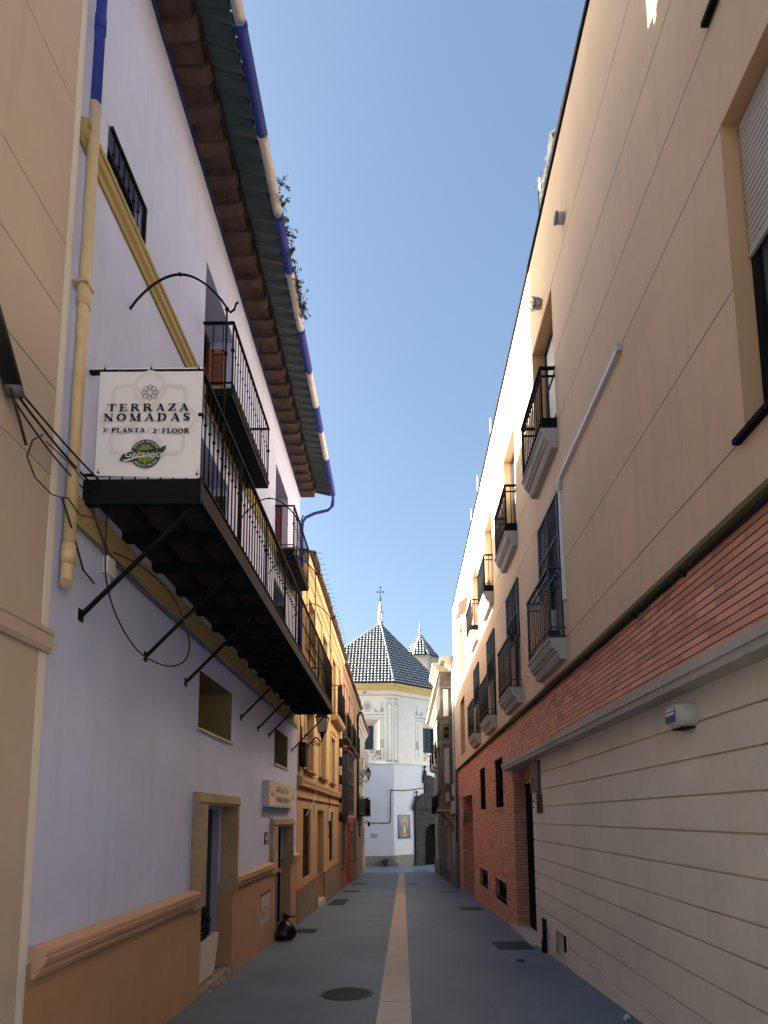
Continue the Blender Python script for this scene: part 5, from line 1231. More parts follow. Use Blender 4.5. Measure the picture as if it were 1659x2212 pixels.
MB().box(RF, 8.92, 9.16, -.27, .0, BK - .03, BK + .01).build('socket', 'door_dark', q)
MB().tube([RF(8.93, gz(8.9), BK + .04), RF(8.91, .02, BK + .04)], .030, 8).tube([RF(8.93, gz(8.9), BK + .04), RF(8.93, -.30, BK + .04)], .045, 8).build('tube', 'ironw', q)
q = empty('litter', GF(2.16, 5.5, 0), 'crumpled white paper litter against the wall at the bottom right', 'litter')
mb = MB(); P = [GF(2.13 + .016 * i + random.uniform(-.006, .006), 5.46 + .02 * j + random.uniform(-.008, .008), .004 + random.random() * .045) for j in range(5) for i in range(5)]
mb.add(P, [(j * 5 + i, j * 5 + i + 1, (j + 1) * 5 + i + 1, (j + 1) * 5 + i) for j in range(4) for i in range(4)]); mb.build('paper', 'paper', q)
# things kept on the balconies
def pot(u, v, w, lab, mat, h=.16, plant=True, dry=False):
    q = empty('flower_pot', RF(u, v, w), lab, 'flower pot')
    MB().lathe(RF(u, v, w), [(.05, 0), (.075, h), (.082, h), (.082, h + .02), (.06, h + .02)], 14).build('pot', mat, q)
    if plant:
        mb = MB(); 
        if dry:
            for _ in range(16):
                a = Vector(RF(u, v + h, w)); mb.tube([a, a + Vector((random.uniform(-.07, .07), random.uniform(-.12, .12), random.uniform(.1, .26)))], .002, 4)
        leafclump(mb, Vector(RF(u, v + h + .12, w)), .13, 60 if dry else 160, .02, (.8, 1, .9)); mb.build('foliage', 'leaf', q)
pot(7.15, 6.94, .10, 'pot of wiry green weeds on the nearest upper balcony', 'bluepot', .08, True, True)
pot(9.80, 6.94, .10, 'dark pot on the second upper balcony of the beige building', 'iron', .10, False)
pot(12.52, 6.94, .10, 'orange flower pot on the third upper balcony, in the sun', 'orangepot', .10, True)
pot(7.12, 3.98, .11, 'dark blue glazed pot on the nearest lower balcony', 'bluepot', .11, False)
q = empty('parasol_base', RF(7.4, 4.0, .1), 'pale upturned planter behind the bars of the nearest lower balcony', 'planter')
MB().lathe(RF(7.30, 3.98, .075), [(.05, 0), (.055, .25), (.07, .42), (.085, .45), (.085, .47), (.06, .47)], 16).build('pot', 'signside', q)
q = empty('drying_cloth', RF(15.5, 7.7, .24), 'orange cloth hung up above the rail of the farthest upper balcony', 'cloth')
mb = MB(); n = 13
P = []
for j in range(9):
    for i in range(n):
        u = 15.95 + .65 * i / (n - 1); f = j / 8; v = 8.06 - .56 * f + .05 * math.sin(i * 1.3) * f; w = .24 + .26 * math.sin(f * 2.0 + .3) + .05 * math.sin(i * 1.8 + j * .6)
        P.append(RF(16.10 + .40 * i / (n - 1) + .05 * math.sin(f * 4), 8.42 - .10 * i / (n - 1) - .60 * f + .03 * math.sin(i * 1.3 + j), .12 + .26 * (i / (n - 1)) + .14 * f + .03 * math.sin(i * 1.8 + j * .6)))
mb.add(P, [(j * n + i, j * n + i + 1, (j + 1) * n + i + 1, (j + 1) * n + i) for j in range(8) for i in range(n - 1)], True); mb.build('fabric', 'cloth', q)

# ================================================================== RIGHT 2: old grey house
t = empty('house', RF(30, gz(30), 0), 'old weathered grey house with carved timber bay, far right next to the church', 'house')
Y0, Y1 = 23.05, 39.6
w2 = [(25.6, 26.4, -.4, 1.25, .2), (28.3, 29.3, -.9, 1.2, .2), (31.5, 32.6, -.8, 1.2, .2), (35.4, 36.6, -.7, 1.15, .2),
      (27.3, 28.5, 2.0, 4.2, .2), (30.6, 31.8, 2.0, 4.2, .2), (34, 35.2, 2.0, 4.2, .2), (37, 38, 2.0, 4.2, .2),
      (27.3, 28.5, 5.1, 7.2, .2), (30.6, 31.8, 5.1, 7.2, .2), (34, 35.2, 5.1, 7.2, .2), (37, 38, 5.1, 7.2, .2)]
MB().wall(RF, Y0, Y1, -3, 8.3, w2, 0, 6).build('wall', 'greyren', t)
for i, (a, b, c_, d, dep) in enumerate(w2):
    window(RF, t, a, b, c_, d, -dep, 'greywood', 'glass', 2, 3)
    f = .12; MB().box(RF, a - f, a, c_, d + f, -.005, .05).box(RF, b, b + f, c_, d + f, -.005, .05).box(RF, a, b, d, d + f, -.005, .05).build('window_frame', 'oldcream', t)
MB().box(RF, Y0, 24.6, -3, -.65, .002, .06).box(RF, 24.9, 31.3, -3, -.95, .002, .08).box(RF, 32.8, Y1, -3, -1.2, .002, .08).build('wall_base', 'darkbase', t)
for a, b, w in ((24.65, 24.95, .16), (30.0, 30.4, .14), (33.4, 33.8, .12)): MB().box(RF, a, b, -3, 1.5, .0, w).build('pilaster', 'greyren', t)
MB().prism(RF, [(0, 8.1), (.10, 8.12), (.14, 8.2), (.30, 8.28), (.34, 8.36), (.55, 8.42), (.58, 8.56), (-.2, 8.6)], Y0 + .1, Y1).build('cornice', 'oldcream', t)
bay = MB().box(RF, 24.10, 26.6, 1.98, 8.10, .0, .50).build('bay_window', 'greywood', t)
# carved front (faces the camera) and street side of the bay
def NF(w, v, d): return RF(24.10 - d, v, w)          # near face: u->w, out towards the camera
mb = MB()
for v0, v1 in ((1.98, 2.1), (2.85, 2.95), (4.85, 5.02), (5.75, 5.86), (6.00, 6.10), (7.38, 7.48), (8.0, 8.12)): mb.box(NF, 0, .56, v0, v1, .0, .05)
for w0, w1 in ((.0, .07), (.49, .56)): mb.box(NF, w0, w1, 2.1, 8.0, .0, .04)
for v0, v1 in ((2.2, 2.78), (3.05, 4.75), (5.1, 5.68), (7.52, 7.95)): mb.box(NF, .12, .16, v0, v1, 0, .03).box(NF, .40, .44, v0, v1, 0, .03).box(NF, .16, .40, v0, v0 + .05, 0, .03).box(NF, .16, .40, v1 - .05, v1, 0, .03)
for cz in (7.73, 5.38):
    for s_ in (-1, 1): mb.slab(NF, [(.28 - s_ * .10 - .02, cz - .14), (.28 - s_ * .10 + .02, cz - .14), (.28 + s_ * .10 + .02, cz + .14), (.28 + s_ * .10 - .02, cz + .14)], .0 + .002 * s_, .03 + .002 * s_)
for k in range(5):
    u = 24.1 + 2.5 * k / 4
    mb.box(RF, u, u + .08, 2.1, 8.0, .505, .545)
for v0, v1 in ((1.98, 2.1), (2.85, 2.95), (4.85, 5.02), (5.9, 6.05), (7.38, 7.48)): mb.box(RF, 24.1, 26.7, v0, v1, .505, .57)
mb.build('carved_frame', 'greywood', bay)
mb = MB().box(NF, .17, .40, 6.12, 7.35, .0, .012).box(NF, .17, .40, 5.08, 5.70, .0, -.01)
for k in range(4): u = 24.2 + 2.5 * k / 4; mb.box(RF, u, u + .52, 6.1, 7.35, .50, .512).box(RF, u, u + .52, 3.05, 4.8, .50, .512)
mb.build('pane', 'glassw', bay)
MB().box(NF, .17, .39, 3.12, 4.68, .0, .01).box(NF, .2, .36, 2.3, 2.7, 0, .01).build('panel', 'balcgrey', bay)
MB().box(NF, .12, .44, 5.86, 6.0, 0, .03).build('rail', 'greywood', bay)
mb = MB().prism(RF, [(0, 8.10), (.60, 8.10), (.64, 8.16), (.72, 8.20), (.74, 8.30), (.86, 8.36), (.88, 8.50), (0, 8.56)], 23.85, 26.9).build('cap', 'oldcream', bay)
mb = MB().box(RF, 23.95, 26.8, 1.88, 1.98, 0, .62)
for u in (24.2, 25.3, 26.4): mb.prism(RF, [(0, 1.2), (.08, 1.22), (.12, 1.4), (.3, 1.6), (.42, 1.72), (.46, 1.88), (0, 1.88)], u, u + .16)
mb.build('bracket', 'oldcream', bay)
for (a, b, v, w) in ((27.0, 28.9, 1.8, .5), (30.2, 32.2, 1.8, .5), (33.6, 35.6, 1.8, .45), (27.0, 28.9, 4.85, .42), (30.2, 32.2, 4.85, .42), (33.6, 35.6, 4.85, .42), (36.6, 38.4, 4.85, .42)):
    o = MB().prism(RF, [(0, v - .16), (w - .18, v - .14), (w - .1, v - .06), (w, v - .05), (w, v), (0, v)], a, b).build('balcony', 'pinkcream', t)
    mb = MB(); railing(mb, RF, a + .04, b - .04, v, v + 1.0, w - .04, .12, (v + .08,), .009, .02, (True, True), (v + .5,)); mb.build('railing', 'iron', o)
    if v < 3 and a < 33: MB().box(RF, a + .05, a + .055, v + .05, v + .95, .03, w - .06).build('screen', 'door_dark', o)
MB().tube([RF(22.98, 8.0, .06), RF(22.98, -1.28, .06)], .04, 8).tube([RF(23.02, 1.0, .14), RF(23.02, -1.25, .14)], .03, 8).build('downpipe', 'signside', t)
q = empty('meter_box', RF(22.9, 1.7, .1), 'grey electricity meter box with black cables at the gap between the right-hand buildings', 'meter box')
MB().box(RF, 22.86, 23.1, 1.75, 2.3, .03, .22).box(RF, 22.9, 23.1, 2.5, 3.0, .03, .16).build('case', 'signside', q)
MB().tube(smooth([RF(22.9, 2.5, .12), RF(22.88, 2.4, .2), RF(22.86, 2.32, .1)], 4), .02, 6).tube(smooth([RF(22.9, 1.75, .12), RF(22.85, 1.66, .2), RF(22.85, 1.7, .02), RF(22.9, .6, .03)], 4), .02, 6).build('wire', 'cable', q)

# ================================================================== CHURCH
t = empty('church', (0, 52, gz(52)), 'white church with chequered black and white tiled pyramid roof at the street end', 'church'); chu = t
ZB, ZP, ZM, ZC = -3.6, -1.92, 6.73, 14.3
XA = -9.8; UB = 6.6
WA = (-4.2, -1.97, 8.0, 10.95)                       # outer splay, face A
gA = (-4.6, -2.62, 8.0, 10.38)                        # glass, .75 m inside
mb = MB()
us = [XA, WA[0], WA[1], CB[0]]; vs = [ZM, WA[2], WA[3], ZC]
for i in range(3):
    for j in range(3):
        if i == 1 and j == 1: continue
        mb.quad(CA(us[i], vs[j], 0), CA(us[i + 1], vs[j], 0), CA(us[i + 1], vs[j + 1], 0), CA(us[i], vs[j + 1], 0))
o_ = [(WA[0], WA[2]), (WA[1], WA[2]), (WA[1], WA[3]), (WA[0], WA[3])]; i_ = [(gA[0], gA[2]), (gA[1], gA[2]), (gA[1], gA[3]), (gA[0], gA[3])]
for k in range(4): mb.quad(CA(*o_[k], 0), CA(*o_[(k + 1) % 4], 0), CA(*i_[(k + 1) % 4], -.75), CA(*i_[k], -.75))
WB = (3.72, 5.6, 7.95, 11.0)
us = [0, WB[0], WB[1], UB]; vs = [ZM, WB[2], WB[3], ZC]
for i in range(3):
    for j in range(3):
        if i == 1 and j == 1: continue
        mb.quad(CBF(us[i], vs[j], 0), CBF(us[i + 1], vs[j], 0), CBF(us[i + 1], vs[j + 1], 0), CBF(us[i], vs[j + 1], 0))
o_ = [(WB[0], WB[2]), (WB[1], WB[2]), (WB[1], WB[3]), (WB[0], WB[3])]; i_ = [(WB[0] + .02, WB[2]), (WB[1] - .02, WB[2]), (WB[1] - .02, WB[3] - .5), (WB[0] + .02, WB[3] - .5)]
for k in range(4): mb.quad(CBF(*o_[k], 0), CBF(*o_[(k + 1) % 4], 0), CBF(*i_[(k + 1) % 4], -.5), CBF(*i_[k], -.5))
mb.build('wall', 'church', t)
mb = MB(); mb.box(CA, XA, CB[0], ZB, ZM - .12, -.6, .03)
mb.slab(CBF, [(0, ZB), (2.46, ZB), (2.46, ZM - .12), (0, ZM - .12)], -.6, .03); mb.slab(CBF, [(2.462, 1.8), (UB, 1.8), (UB, ZM - .12), (2.462, ZM - .12)], -.6, .028)
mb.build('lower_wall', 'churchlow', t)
# closed sides and back
e1 = CBF(UB, 0, 0); mb = MB()
mb.add([(e1[0], e1[1], ZB), (e1[0], 66, ZB), (XA, 66, ZB), (XA, 51.3, ZB), (e1[0], e1[1], ZC), (e1[0], 66, ZC), (XA, 66, ZC), (XA, 51.3, ZC)], [(0, 1, 5, 4), (1, 2, 6, 5), (2, 3, 7, 6)])
mb.box(WF, -17, XA - .05, 36, 66, ZB, 9.2)  # added unseen block on the left, sized to shade the lower church front
mb.build('side_wall_and_sun_block', 'church', t)
MB().box(WF, 15, 21, 42, 66, ZB, 7.5).build('unseen_bounce_wall', 'church', t)  # added unseen wall, sunlit to bounce warm light onto church face B
MB().box(CA, XA, CB[0] + .05, ZM - .12, ZM + .0, -.3, .08).slab(CBF, [(0, ZM - .12), (UB, ZM - .12), (UB, ZM), (0, ZM)], -.3, .08).build('belt_course', 'fresco2', t)
MB().box(CA, XA, CB[0], ZB, ZP, 0, .10).slab(CBF, [(0, ZB), (2.45, ZB), (2.45, ZP + .05), (0, ZP + .05)], 0, .10).build('plinth', 'plinth', t)
cp = [(0, 13.72), (.08, 13.74), (.12, 13.86), (.22, 13.92), (.26, 14.04), (.40, 14.12), (.44, 14.3), (.44, 14.36), (0, 14.36)]
mb = MB().prism(CA, cp, XA, CB[0] + .16).prism(CBF, cp, -.02, UB + .2).prism(CA, [(0, 13.24), (.06, 13.26), (.08, 13.32), (0, 13.34)], XA, CB[0] + .02).prism(CBF, [(0, 13.24), (.06, 13.26), (.08, 13.32), (0, 13.34)], 0, UB)
mb.build('cornice', 'churchyel', t)
# windows
o = MB().box(CA, gA[0], gA[1], gA[2], gA[3], -.82, -.76).build('window', 'glass', t)
mb = MB()
for k in range(5): u = gA[0] + (gA[1] - gA[0]) * k / 4; mb.box(CA, u - .04, u + .04, gA[2], gA[3], -.76, -.70)
for k in range(5): v = gA[2] + (gA[3] - gA[2]) * k / 4; mb.box(CA, gA[0], gA[1], v - .03, v + .03, -.755, -.705)
mb.build('frame', 'bluegrey', o)
o = MB().slab(CBF, [(WB[0], WB[2]), (WB[1], WB[2]), (WB[1], WB[3] - .5), (WB[0], WB[3] - .5)], -.56, -.5).build('window', 'glass', t)
mb = MB()
for k in range(5): u = WB[0] + (WB[1] - WB[0]) * k / 4; mb.slab(CBF, [(u - .03, WB[2]), (u + .03, WB[2]), (u + .03, WB[3] - .5), (u - .03, WB[3] - .5)], -.5, -.44)
for k in range(7): v = WB[2] + (WB[3] - .5 - WB[2]) * k / 6; mb.slab(CBF, [(WB[0], v - .03), (WB[1], v - .03), (WB[1], v + .03), (WB[0], v + .03)], -.499, -.45)
mb.build('frame', 'bluegrey', o)
# rubble under the windows
mb = MB()
for k in range(46):
    u = random.uniform(-4.4, -2.0); v = random.uniform(6.8, 7.95); s_ = random.uniform(.08, .22); mb.box(CA, u, u + s_ * 1.6, v, v + s_ * .6, -.02, random.uniform(.01, .03))
for k in range(30):
    u = random.uniform(3.7, 5.4); v = random.uniform(7.0, 7.9); s_ = random.uniform(.08, .25); mb.slab(CBF, [(u, v), (u + s_ * 1.6, v), (u + s_ * 1.6, v + s_ * .6), (u, v + s_ * .6)], -.02, random.uniform(.01, .03))
mb.build('exposed_brick', 'rubble', t)
# painted architecture of the upper walls: pilasters, ovals, urns, frames in low relief
def painted(fr, flip, u_edge, name='fresco'):
    mb = MB(); s_ = -1 if flip else 1
    def bx_(a, b, c_, d, w=.003):
        x0, x1 = u_edge + s_ * a, u_edge + s_ * b
        mb.slab(fr, [(min(x0, x1), c_), (max(x0, x1), c_), (max(x0, x1), d), (min(x0, x1), d)], -.01, w)
    bx_(.10, .16, 6.9, 12.4); bx_(.50, .58, 6.9, 12.4); bx_(.05, .66, 6.8, 7.05, .0035); bx_(.08, .64, 12.35, 12.42, .004)
    for k in range(3): bx_(.12 + k * .16, .24 + k * .16, 12.45 + .12 * (k % 2), 12.62 + .12 * (k % 2), .0035)
    bx_(.05, .68, 12.85, 12.98, .004)
    return mb, bx_
mbA, bxA = painted(CA, True, CB[0])
mbB, bxB = painted(CBF, False, 0)
def ringoval(mb, fr, cu, cv, ru, rv, t_, w0=-.01, w1=.003, n=20):
    P = [(cu + ru * math.cos(2 * math.pi * k / n), cv + rv * math.sin(2 * math.pi * k / n)) for k in range(n)]; Q = [(cu + (ru - t_) * math.cos(2 * math.pi * k / n), cv + (rv - t_) * math.sin(2 * math.pi * k / n)) for k in range(n)]
    V_ = [fr(u, v, w1) for u, v in P + Q]; mb.add(V_, [(k, (k + 1) % n, n + (k + 1) % n, n + k) for k in range(n)])
ringoval(mbA, CA, -3.1, 12.15, .42, .52, .09); ringoval(mbA, CA, -3.1, 12.15, .26, .34, .26, w1=.0025)
ringoval(mbB, CBF, 4.65, 12.15, .42, .52, .09); ringoval(mbB, CBF, 4.65, 12.15, .26, .34, .26, w1=.0025)
for mb, fr, cu, mir in ((mbA, CA, -1.72, -1), (mbB, CBF, 2.95, 1)):
    # urn and ball finial, entablature of the painted window frame, jambs, console
    ringoval(mb, fr, cu, 12.45, .13, .13, .05)
    mb.slab(fr, [(cu - .08, 12.0), (cu + .08, 12.0), (cu + .05, 12.3), (cu - .05, 12.3)], -.01, .003)
    mb.slab(fr, [(cu - .22, 11.6), (cu + .22, 11.6), (cu + .15, 12.0), (cu - .15, 12.0)], -.01, .0032)
    a, b = sorted((cu - mir * .25, cu + mir * 2.4))
    mb.slab(fr, [(a, 11.30), (b, 11.30), (b, 11.42), (a, 11.42)], -.01, .005); mb.slab(fr, [(a + .1, 11.05), (b, 11.05), (b, 11.12), (a + .1, 11.12)], -.01, .0035)
    for dx in (-.2, .12):
        mb.slab(fr, [(cu + dx, 7.0), (cu + dx + .06, 7.0), (cu + dx + .06, 11.0), (cu + dx, 11.0)], -.01, .003)
    mb.slab(fr, [(cu - .22, 8.2), (cu + .22, 8.2), (cu + .16, 9.0), (cu - .16, 9.0)], -.01, .0037)
    mb.slab(fr, [(cu + mir * .5 - .25, 11.6), (cu + mir * .5 + .25, 11.6), (cu + mir * .75 + .05, 12.0), (cu + mir * .75 - .05, 12.05)], -.01, .004)
mbA.build('fresco', 'fresco', t); mbB.build('fresco', 'fresco', t)
# chequered pyramid roof
APX = Vector((-2.03, 57.2, 22.4))
def facet(P0, P1, apex, parent, name, tw=.33, tl=.42, du=0):
    """barrel-tile rows, white glazed above dark, laid up one roof facet between eave P0-P1 and the apex"""
    P0, P1, A = Vector(P0), Vector(P1), Vector(apex)
    ex = (P1 - P0).normalized(); base = (P1 - P0).length
    foot = P0 + ex * (A - P0).dot(ex); ey = (A - foot); H = ey.length; ey.normalize(); n_ = ex.cross(ey)
    if n_.z < 0: n_ = -n_
    ax = (A - P0).dot(ex)
    under = MB().add([P0, P1, A], [(0, 1, 2)]); wh = MB(); dk = MB()
    cols = int(base / tw)
    for c_ in range(cols):
        u = (c_ + .5) * tw
        hmax = H * (u / ax if u < ax else (base - u) / (base - ax))
        rows = int(hmax / tl)
        for r_i in range(rows + 1):
            y0 = r_i * tl - .05; y1 = min(y0 + tl * 1.0, hmax)
            if y1 - y0 < .08: continue
            ys = y0 + (y1 - y0) * .40
            def strip(mb, a, b, ra, rb, lift_a, lift_b):
                pts = []
                for y, rr, lf in ((a, ra, lift_a), (b, rb, lift_b)):
                    for i in range(5):
                        an = math.pi * i / 4; pts.append(P0 + ex * (u + rr * math.cos(an)) + ey * y + n_ * (lf + rr * .95 * math.sin(an)))
                mb.add(pts, [(i, i + 1, 6 + i, 5 + i) for i in range(4)])
                return pts
            q0 = strip(dk, y0, ys, tw * .46, tw * .44, .055, .045)
            dk.add(q0[:5] + [P0 + ex * (u + tw * .38 * math.cos(math.pi * i / 4)) + ey * y0 + n_ * (.0 + tw * .30 * math.sin(math.pi * i / 4)) for i in range(5)], [(i, i + 1, 6 + i, 5 + i) for i in range(4)])
            strip(wh, ys, y1, tw * .44, tw * .38, .045, .02)
    under.build(name, 'tdark', parent)
    o1 = wh.build('white_tiles', 'twhite', parent); o2 = dk.build('black_tiles', 'tdark', parent)
    return o1
eL = Vector((XA - .3, 50.85, 14.36)); eM = Vector((CB[0] + .15, 50.85, 14.36)); q_ = CBF(UB + .3, 14.36, .45); eR = Vector(q_)
eR2 = Vector((6.0, 64.5, 14.36)); eL2 = Vector((XA - .3, 64.5, 14.36))
facet(eL, eM, APX, t, 'roof'); facet(eM, eR, APX, t, 'roof')
MB().add([eR, eR2, APX, eL2, eL], [(0, 1, 2), (1, 3, 2), (3, 4, 2)]).build('roof', 'tdark', t)
def hip(a, b, r=.10): return MB().tube([Vector(a) + Vector((0, 0, .10)), Vector(b) + Vector((0, 0, .08))], r, 8)
hip(eM, APX).build('hip_ridge', 'whitepipe', t); hip(eL, APX, .12).build('hip_ridge', 'whitepipe', t); hip(eR, APX, .06).build('hip_ridge', 'tdark', t)
# finial lantern and cross
c_ = APX + Vector((0, 0, -.1))
fin = MB().lathe(tuple(c_), [(.30, 0), (.26, .3), (.34, .34), (.34, .40)], 8, False).lathe(tuple(c_), [(.24, 1.38), (.31, 1.42), (.31, 1.50), (.14, 1.56), (.10, 1.7), (.20, 1.9), (.21, 2.1), (.11, 2.35), (.05, 2.45), (.09, 2.55), (.02, 2.65)], 12)
for k in range(6):
    a = k * math.pi / 3; fin.tube([c_ + Vector((.26 * math.cos(a), .26 * math.sin(a), .38)), c_ + Vector((.24 * math.cos(a), .24 * math.sin(a), 1.42))], .05, 6)
fin.build('finial', 'fresco2', t)
mb = MB().tube([c_ + Vector((0, 0, 2.55)), c_ + Vector((0, 0, 4.25))], .035, 6)
for dx in (-1, 1):
    mb.tube([c_ + Vector((0, 0, 3.75)), c_ + Vector((dx * .30, 0, 3.75))], .035, 6); mb.ball(c_ + Vector((dx * .32, 0, 3.75)), .09, 6)
    mb.tube([c_ + Vector((0, 0, 2.75)), c_ + Vector((dx * .16, 0, 2.9)), c_ + Vector((dx * .12, 0, 3.05)), c_ + Vector((0, 0, 3.1))], .025, 5)
mb.ball(c_ + Vector((0, 0, 4.3)), .09, 6)
mb.build('cross', 'iron', t)
# smaller tower behind
sc = 64 / 50.
tx, ty = 1.93 * sc, 64; ez = 20.3; apx = (tx, ty, (18.74 - 1.65) * sc + 1.65); r = 2.35
ring = [Vector((tx + r * math.cos(math.radians(a)), ty + r * math.sin(math.radians(a)), ez)) for a in (-112.5 - 45, -112.5, -67.5, -22.5, 22.5, 67.5, 112.5, 157.5)]
mb = MB()
for k in range(8):
    a, b = ring[k], ring[(k + 1) % 8]; mb.quad(a * 1, b * 1, Vector((b.x, b.y, 10)), Vector((a.x, a.y, 10)))
tw_ = mb.build('tower', 'pinkcream', t)
for k in range(0, 4): facet(ring[k] + Vector((0, 0, .05)), ring[k + 1] + Vector((0, 0, .05)), apx, tw_, 'roof', .36, .44)
mb = MB()
for k in (1, 2): mb.tube([ring[k] + Vector((0, 0, .1)), Vector(apx) + Vector((0, 0, .1))], .09, 6)
mb.lathe(apx, [(.09, 0), (.07, .3), (.04, .35), (.16, .5), (.17, .65), (.07, .85), (.02, .9)], 10).tube([Vector(apx) + Vector((0, 0, .8)), Vector(apx) + Vector((0, 0, 1.6))], [.04, .015], 6)
mb.build('finial', 'fresco2', tw_)
MB().add([ring[k] * 1 + Vector((.15 * (1 if ring[k].x > tx else -1), -.15, -.02)) for k in range(8)], [tuple(range(8))]).build('eave', 'pinkcream', tw_)
# portal on face B: pilaster, entablature, arch, curved pediment with obelisk finials, niche above
zs = 1.055
def pz(z50, Y=53.5): return 1.65 + (z50 - 1.65) * Y / 50.
po0, po1 = 2.35, 6.2
mb = MB()
arch_c, arch_r, arch_s = 4.72, 1.05, pz(.04)
# wall plate around the arch
n = 16; top = pz(2.25)
pa = [(arch_c + arch_r * math.cos(math.pi * k / n), arch_s + arch_r * 1.0 * math.sin(math.pi * k / n)) for k in range(n + 1)]
for k in range(n):
    (x1, y1), (x2, y2) = pa[k], pa[k + 1]
    mb.quad(CBF(x1, y1, .18), CBF(x2, y2, .18), CBF(x2, top, .18), CBF(x1, top, .18)); mb.quad(CBF(x1, y1, .18), CBF(x2, y2, .18), CBF(x2, y2, -.5), CBF(x1, y1, -.5))
for a, b in ((po0 + .1, arch_c - arch_r), (arch_c + arch_r, po1)): mb.slab(CBF, [(a, -3.4), (b, -3.4), (b, top), (a, top)], -.1, .18)
port = mb.build('portal', 'portal', t)
mb = MB()
for k in range(n):   # archivolt
    a0, a1 = math.pi * k / n, math.pi * (k + 1) / n
    q4 = [(arch_c + rr * math.cos(a), arch_s + rr * math.sin(a)) for rr, a in ((arch_r, a0), (arch_r + .16, a0), (arch_r + .16, a1), (arch_r, a1))]
    mb.slab(CBF, q4, .18, .23)
for a in (po0 + .15, po0 + .72):
    pass
mb.slab(CBF, [(po0 + .05, -3.4), (po0 + .78, -3.4), (po0 + .78, -2.3), (po0 + .05, -2.3)], .18, .36)
mb.slab(CBF, [(po0 + .12, -2.3), (po0 + .70, -2.3), (po0 + .70, pz(1.25)), (po0 + .12, pz(1.25))], .18, .30)
mb.slab(CBF, [(po0 + .04, pz(1.25)), (po0 + .80, pz(1.25)), (po0 + .80, pz(1.42)), (po0 + .04, pz(1.42))], .18, .38)
mb.slab(CBF, [(po0 + .10, pz(1.42)), (po1, pz(1.42)), (po1, pz(2.2)), (po0 + .10, pz(2.2))], .18, .28)
mb.prism(CBF, [(.1, pz(2.2)), (.34, pz(2.2)), (.38, pz(2.3)), (.55, pz(2.36)), (.58, pz(2.50)), (.1, pz(2.56))], po0 - .10, po1)
mb.slab(CBF, [(arch_c - arch_r - .2, arch_s - .12), (arch_c - arch_r + .02, arch_s - .12), (arch_c - arch_r + .02, arch_s + .02), (arch_c - arch_r - .2, arch_s + .02)], .18, .26)
# segmental pediment
n2 = 14; pc, pr = 4.05, 1.95; zc = pz(2.52) - .55
for k in range(n2):
    a0, a1 = math.radians(160 - 140 * k / n2), math.radians(160 - 140 * (k + 1) / n2)
    q4 = [(pc + rr * math.cos(a), zc + rr * .98 * math.sin(a)) for rr, a in ((pr - .28, a0), (pr, a0), (pr, a1), (pr - .28, a1))]
    mb.slab(CBF, q4, .1, .55)
P_ = [(pc + (pr - .25) * math.cos(math.radians(160 - 140 * k / n2)), zc + (pr - .25) * .98 * math.sin(math.radians(160 - 140 * k / n2))) for k in range(n2 + 1)]
mb.slab(CBF, P_ , .0, .2)
# niche block and finials
mb.slab(CBF, [(3.75, pz(2.5)), (5.6, pz(2.5)), (5.6, pz(5.0)), (3.75, pz(5.0))], -.05, .22)
mb.slab(CBF, [(3.45, pz(4.75)), (5.6, pz(4.75)), (5.6, pz(5.05)), (4.2, pz(5.45)), (3.6, pz(4.95))], .0, .35)
mb.slab(CBF, [(3.55, pz(5.0)), (3.95, pz(5.0)), (3.95, pz(5.4)), (3.55, pz(5.4))], .0, .3)
mb.build('stonework', 'portal', port)
f1 = CBF(2.62, pz(3.05), .25); f2 = CBF(3.75, pz(5.4), .2)
mb = MB()
for f in (f1, f2): mb.lathe(f, [(.2, 0), (.2, .12), (.1, .2), (.2, .32), (.16, .42), (.06, .6), (.05, .72), (.13, .82), (.13, .92), (.01, 1.02)], 10)
mb.slab(CBF, [(2.42, pz(2.5)), (2.85, pz(2.5)), (2.85, pz(3.05)), (2.42, pz(3.05))], .05, .45)
mb.build('urn_finial', 'portal', port)
MB().slab(CBF, [(arch_c - arch_r - .05, -3.4), (arch_c + arch_r + .05, -3.4), (arch_c + arch_r + .05, arch_s + arch_r + .1), (arch_c - arch_r - .05, arch_s + arch_r + .1)], -.56, -.5).build('door', 'door_dark', t)
MB().slab(CBF, [(po0 + .9, -3.4), (po1, -3.4), (po1, gz(54) + .05), (po0 + .9, gz(54) + .05)], .2, .6).build('doorstep', 'stoneveil', t)

# tile panel, plaque, cables and the boulder against the church
def FB(u, v, w): return CBF(u, v, w + .03)
u0, u1, v0, v1 = .05 + .02, 1.18, pz(-.29, 51.9), pz(1.83, 51.9)
u0 = (51.3 * (-.31 / 50) + .68) / (.788 - .6157 * (-.31 / 50)); u1 = (51.3 * (.81 / 50) + .68) / (.788 - .6157 * (.81 / 50))
q = empty('tile_panel', FB(u0, v0, 0), 'blue and ochre tile picture of a robed figure on the church wall', 'tile picture')
MB().slab(FB, [(u0, v0), (u1, v0), (u1, v1), (u0, v1)], 0, .06).build('frame', 'bluetrim', q)
g = .07; a, b, c_, d = u0 + g, u1 - g, v0 + g, v1 - g; W_ = b - a; H_ = d - c_; X = lambda f: a + W_ * f; Z = lambda f: c_ + H_ * f
MB().slab(FB, [(a, c_), (b, c_), (b, d), (a, d)], .06, .065).build('ground_tiles', 'tileblue', q)
mb = MB().slab(FB, [(X(.12), Z(.05)), (X(.88), Z(.05)), (X(.88), Z(.30)), (X(.80), Z(.34)), (X(.80), Z(.72)), (X(.86), Z(.78)), (X(.66), Z(.86)), (X(.60), Z(.95)), (X(.40), Z(.95)), (X(.34), Z(.86)), (X(.14), Z(.78)), (X(.20), Z(.72)), (X(.20), Z(.34)), (X(.12), Z(.30))], .065, .069)
mb.build('painted_altar', 'tileyel', q)
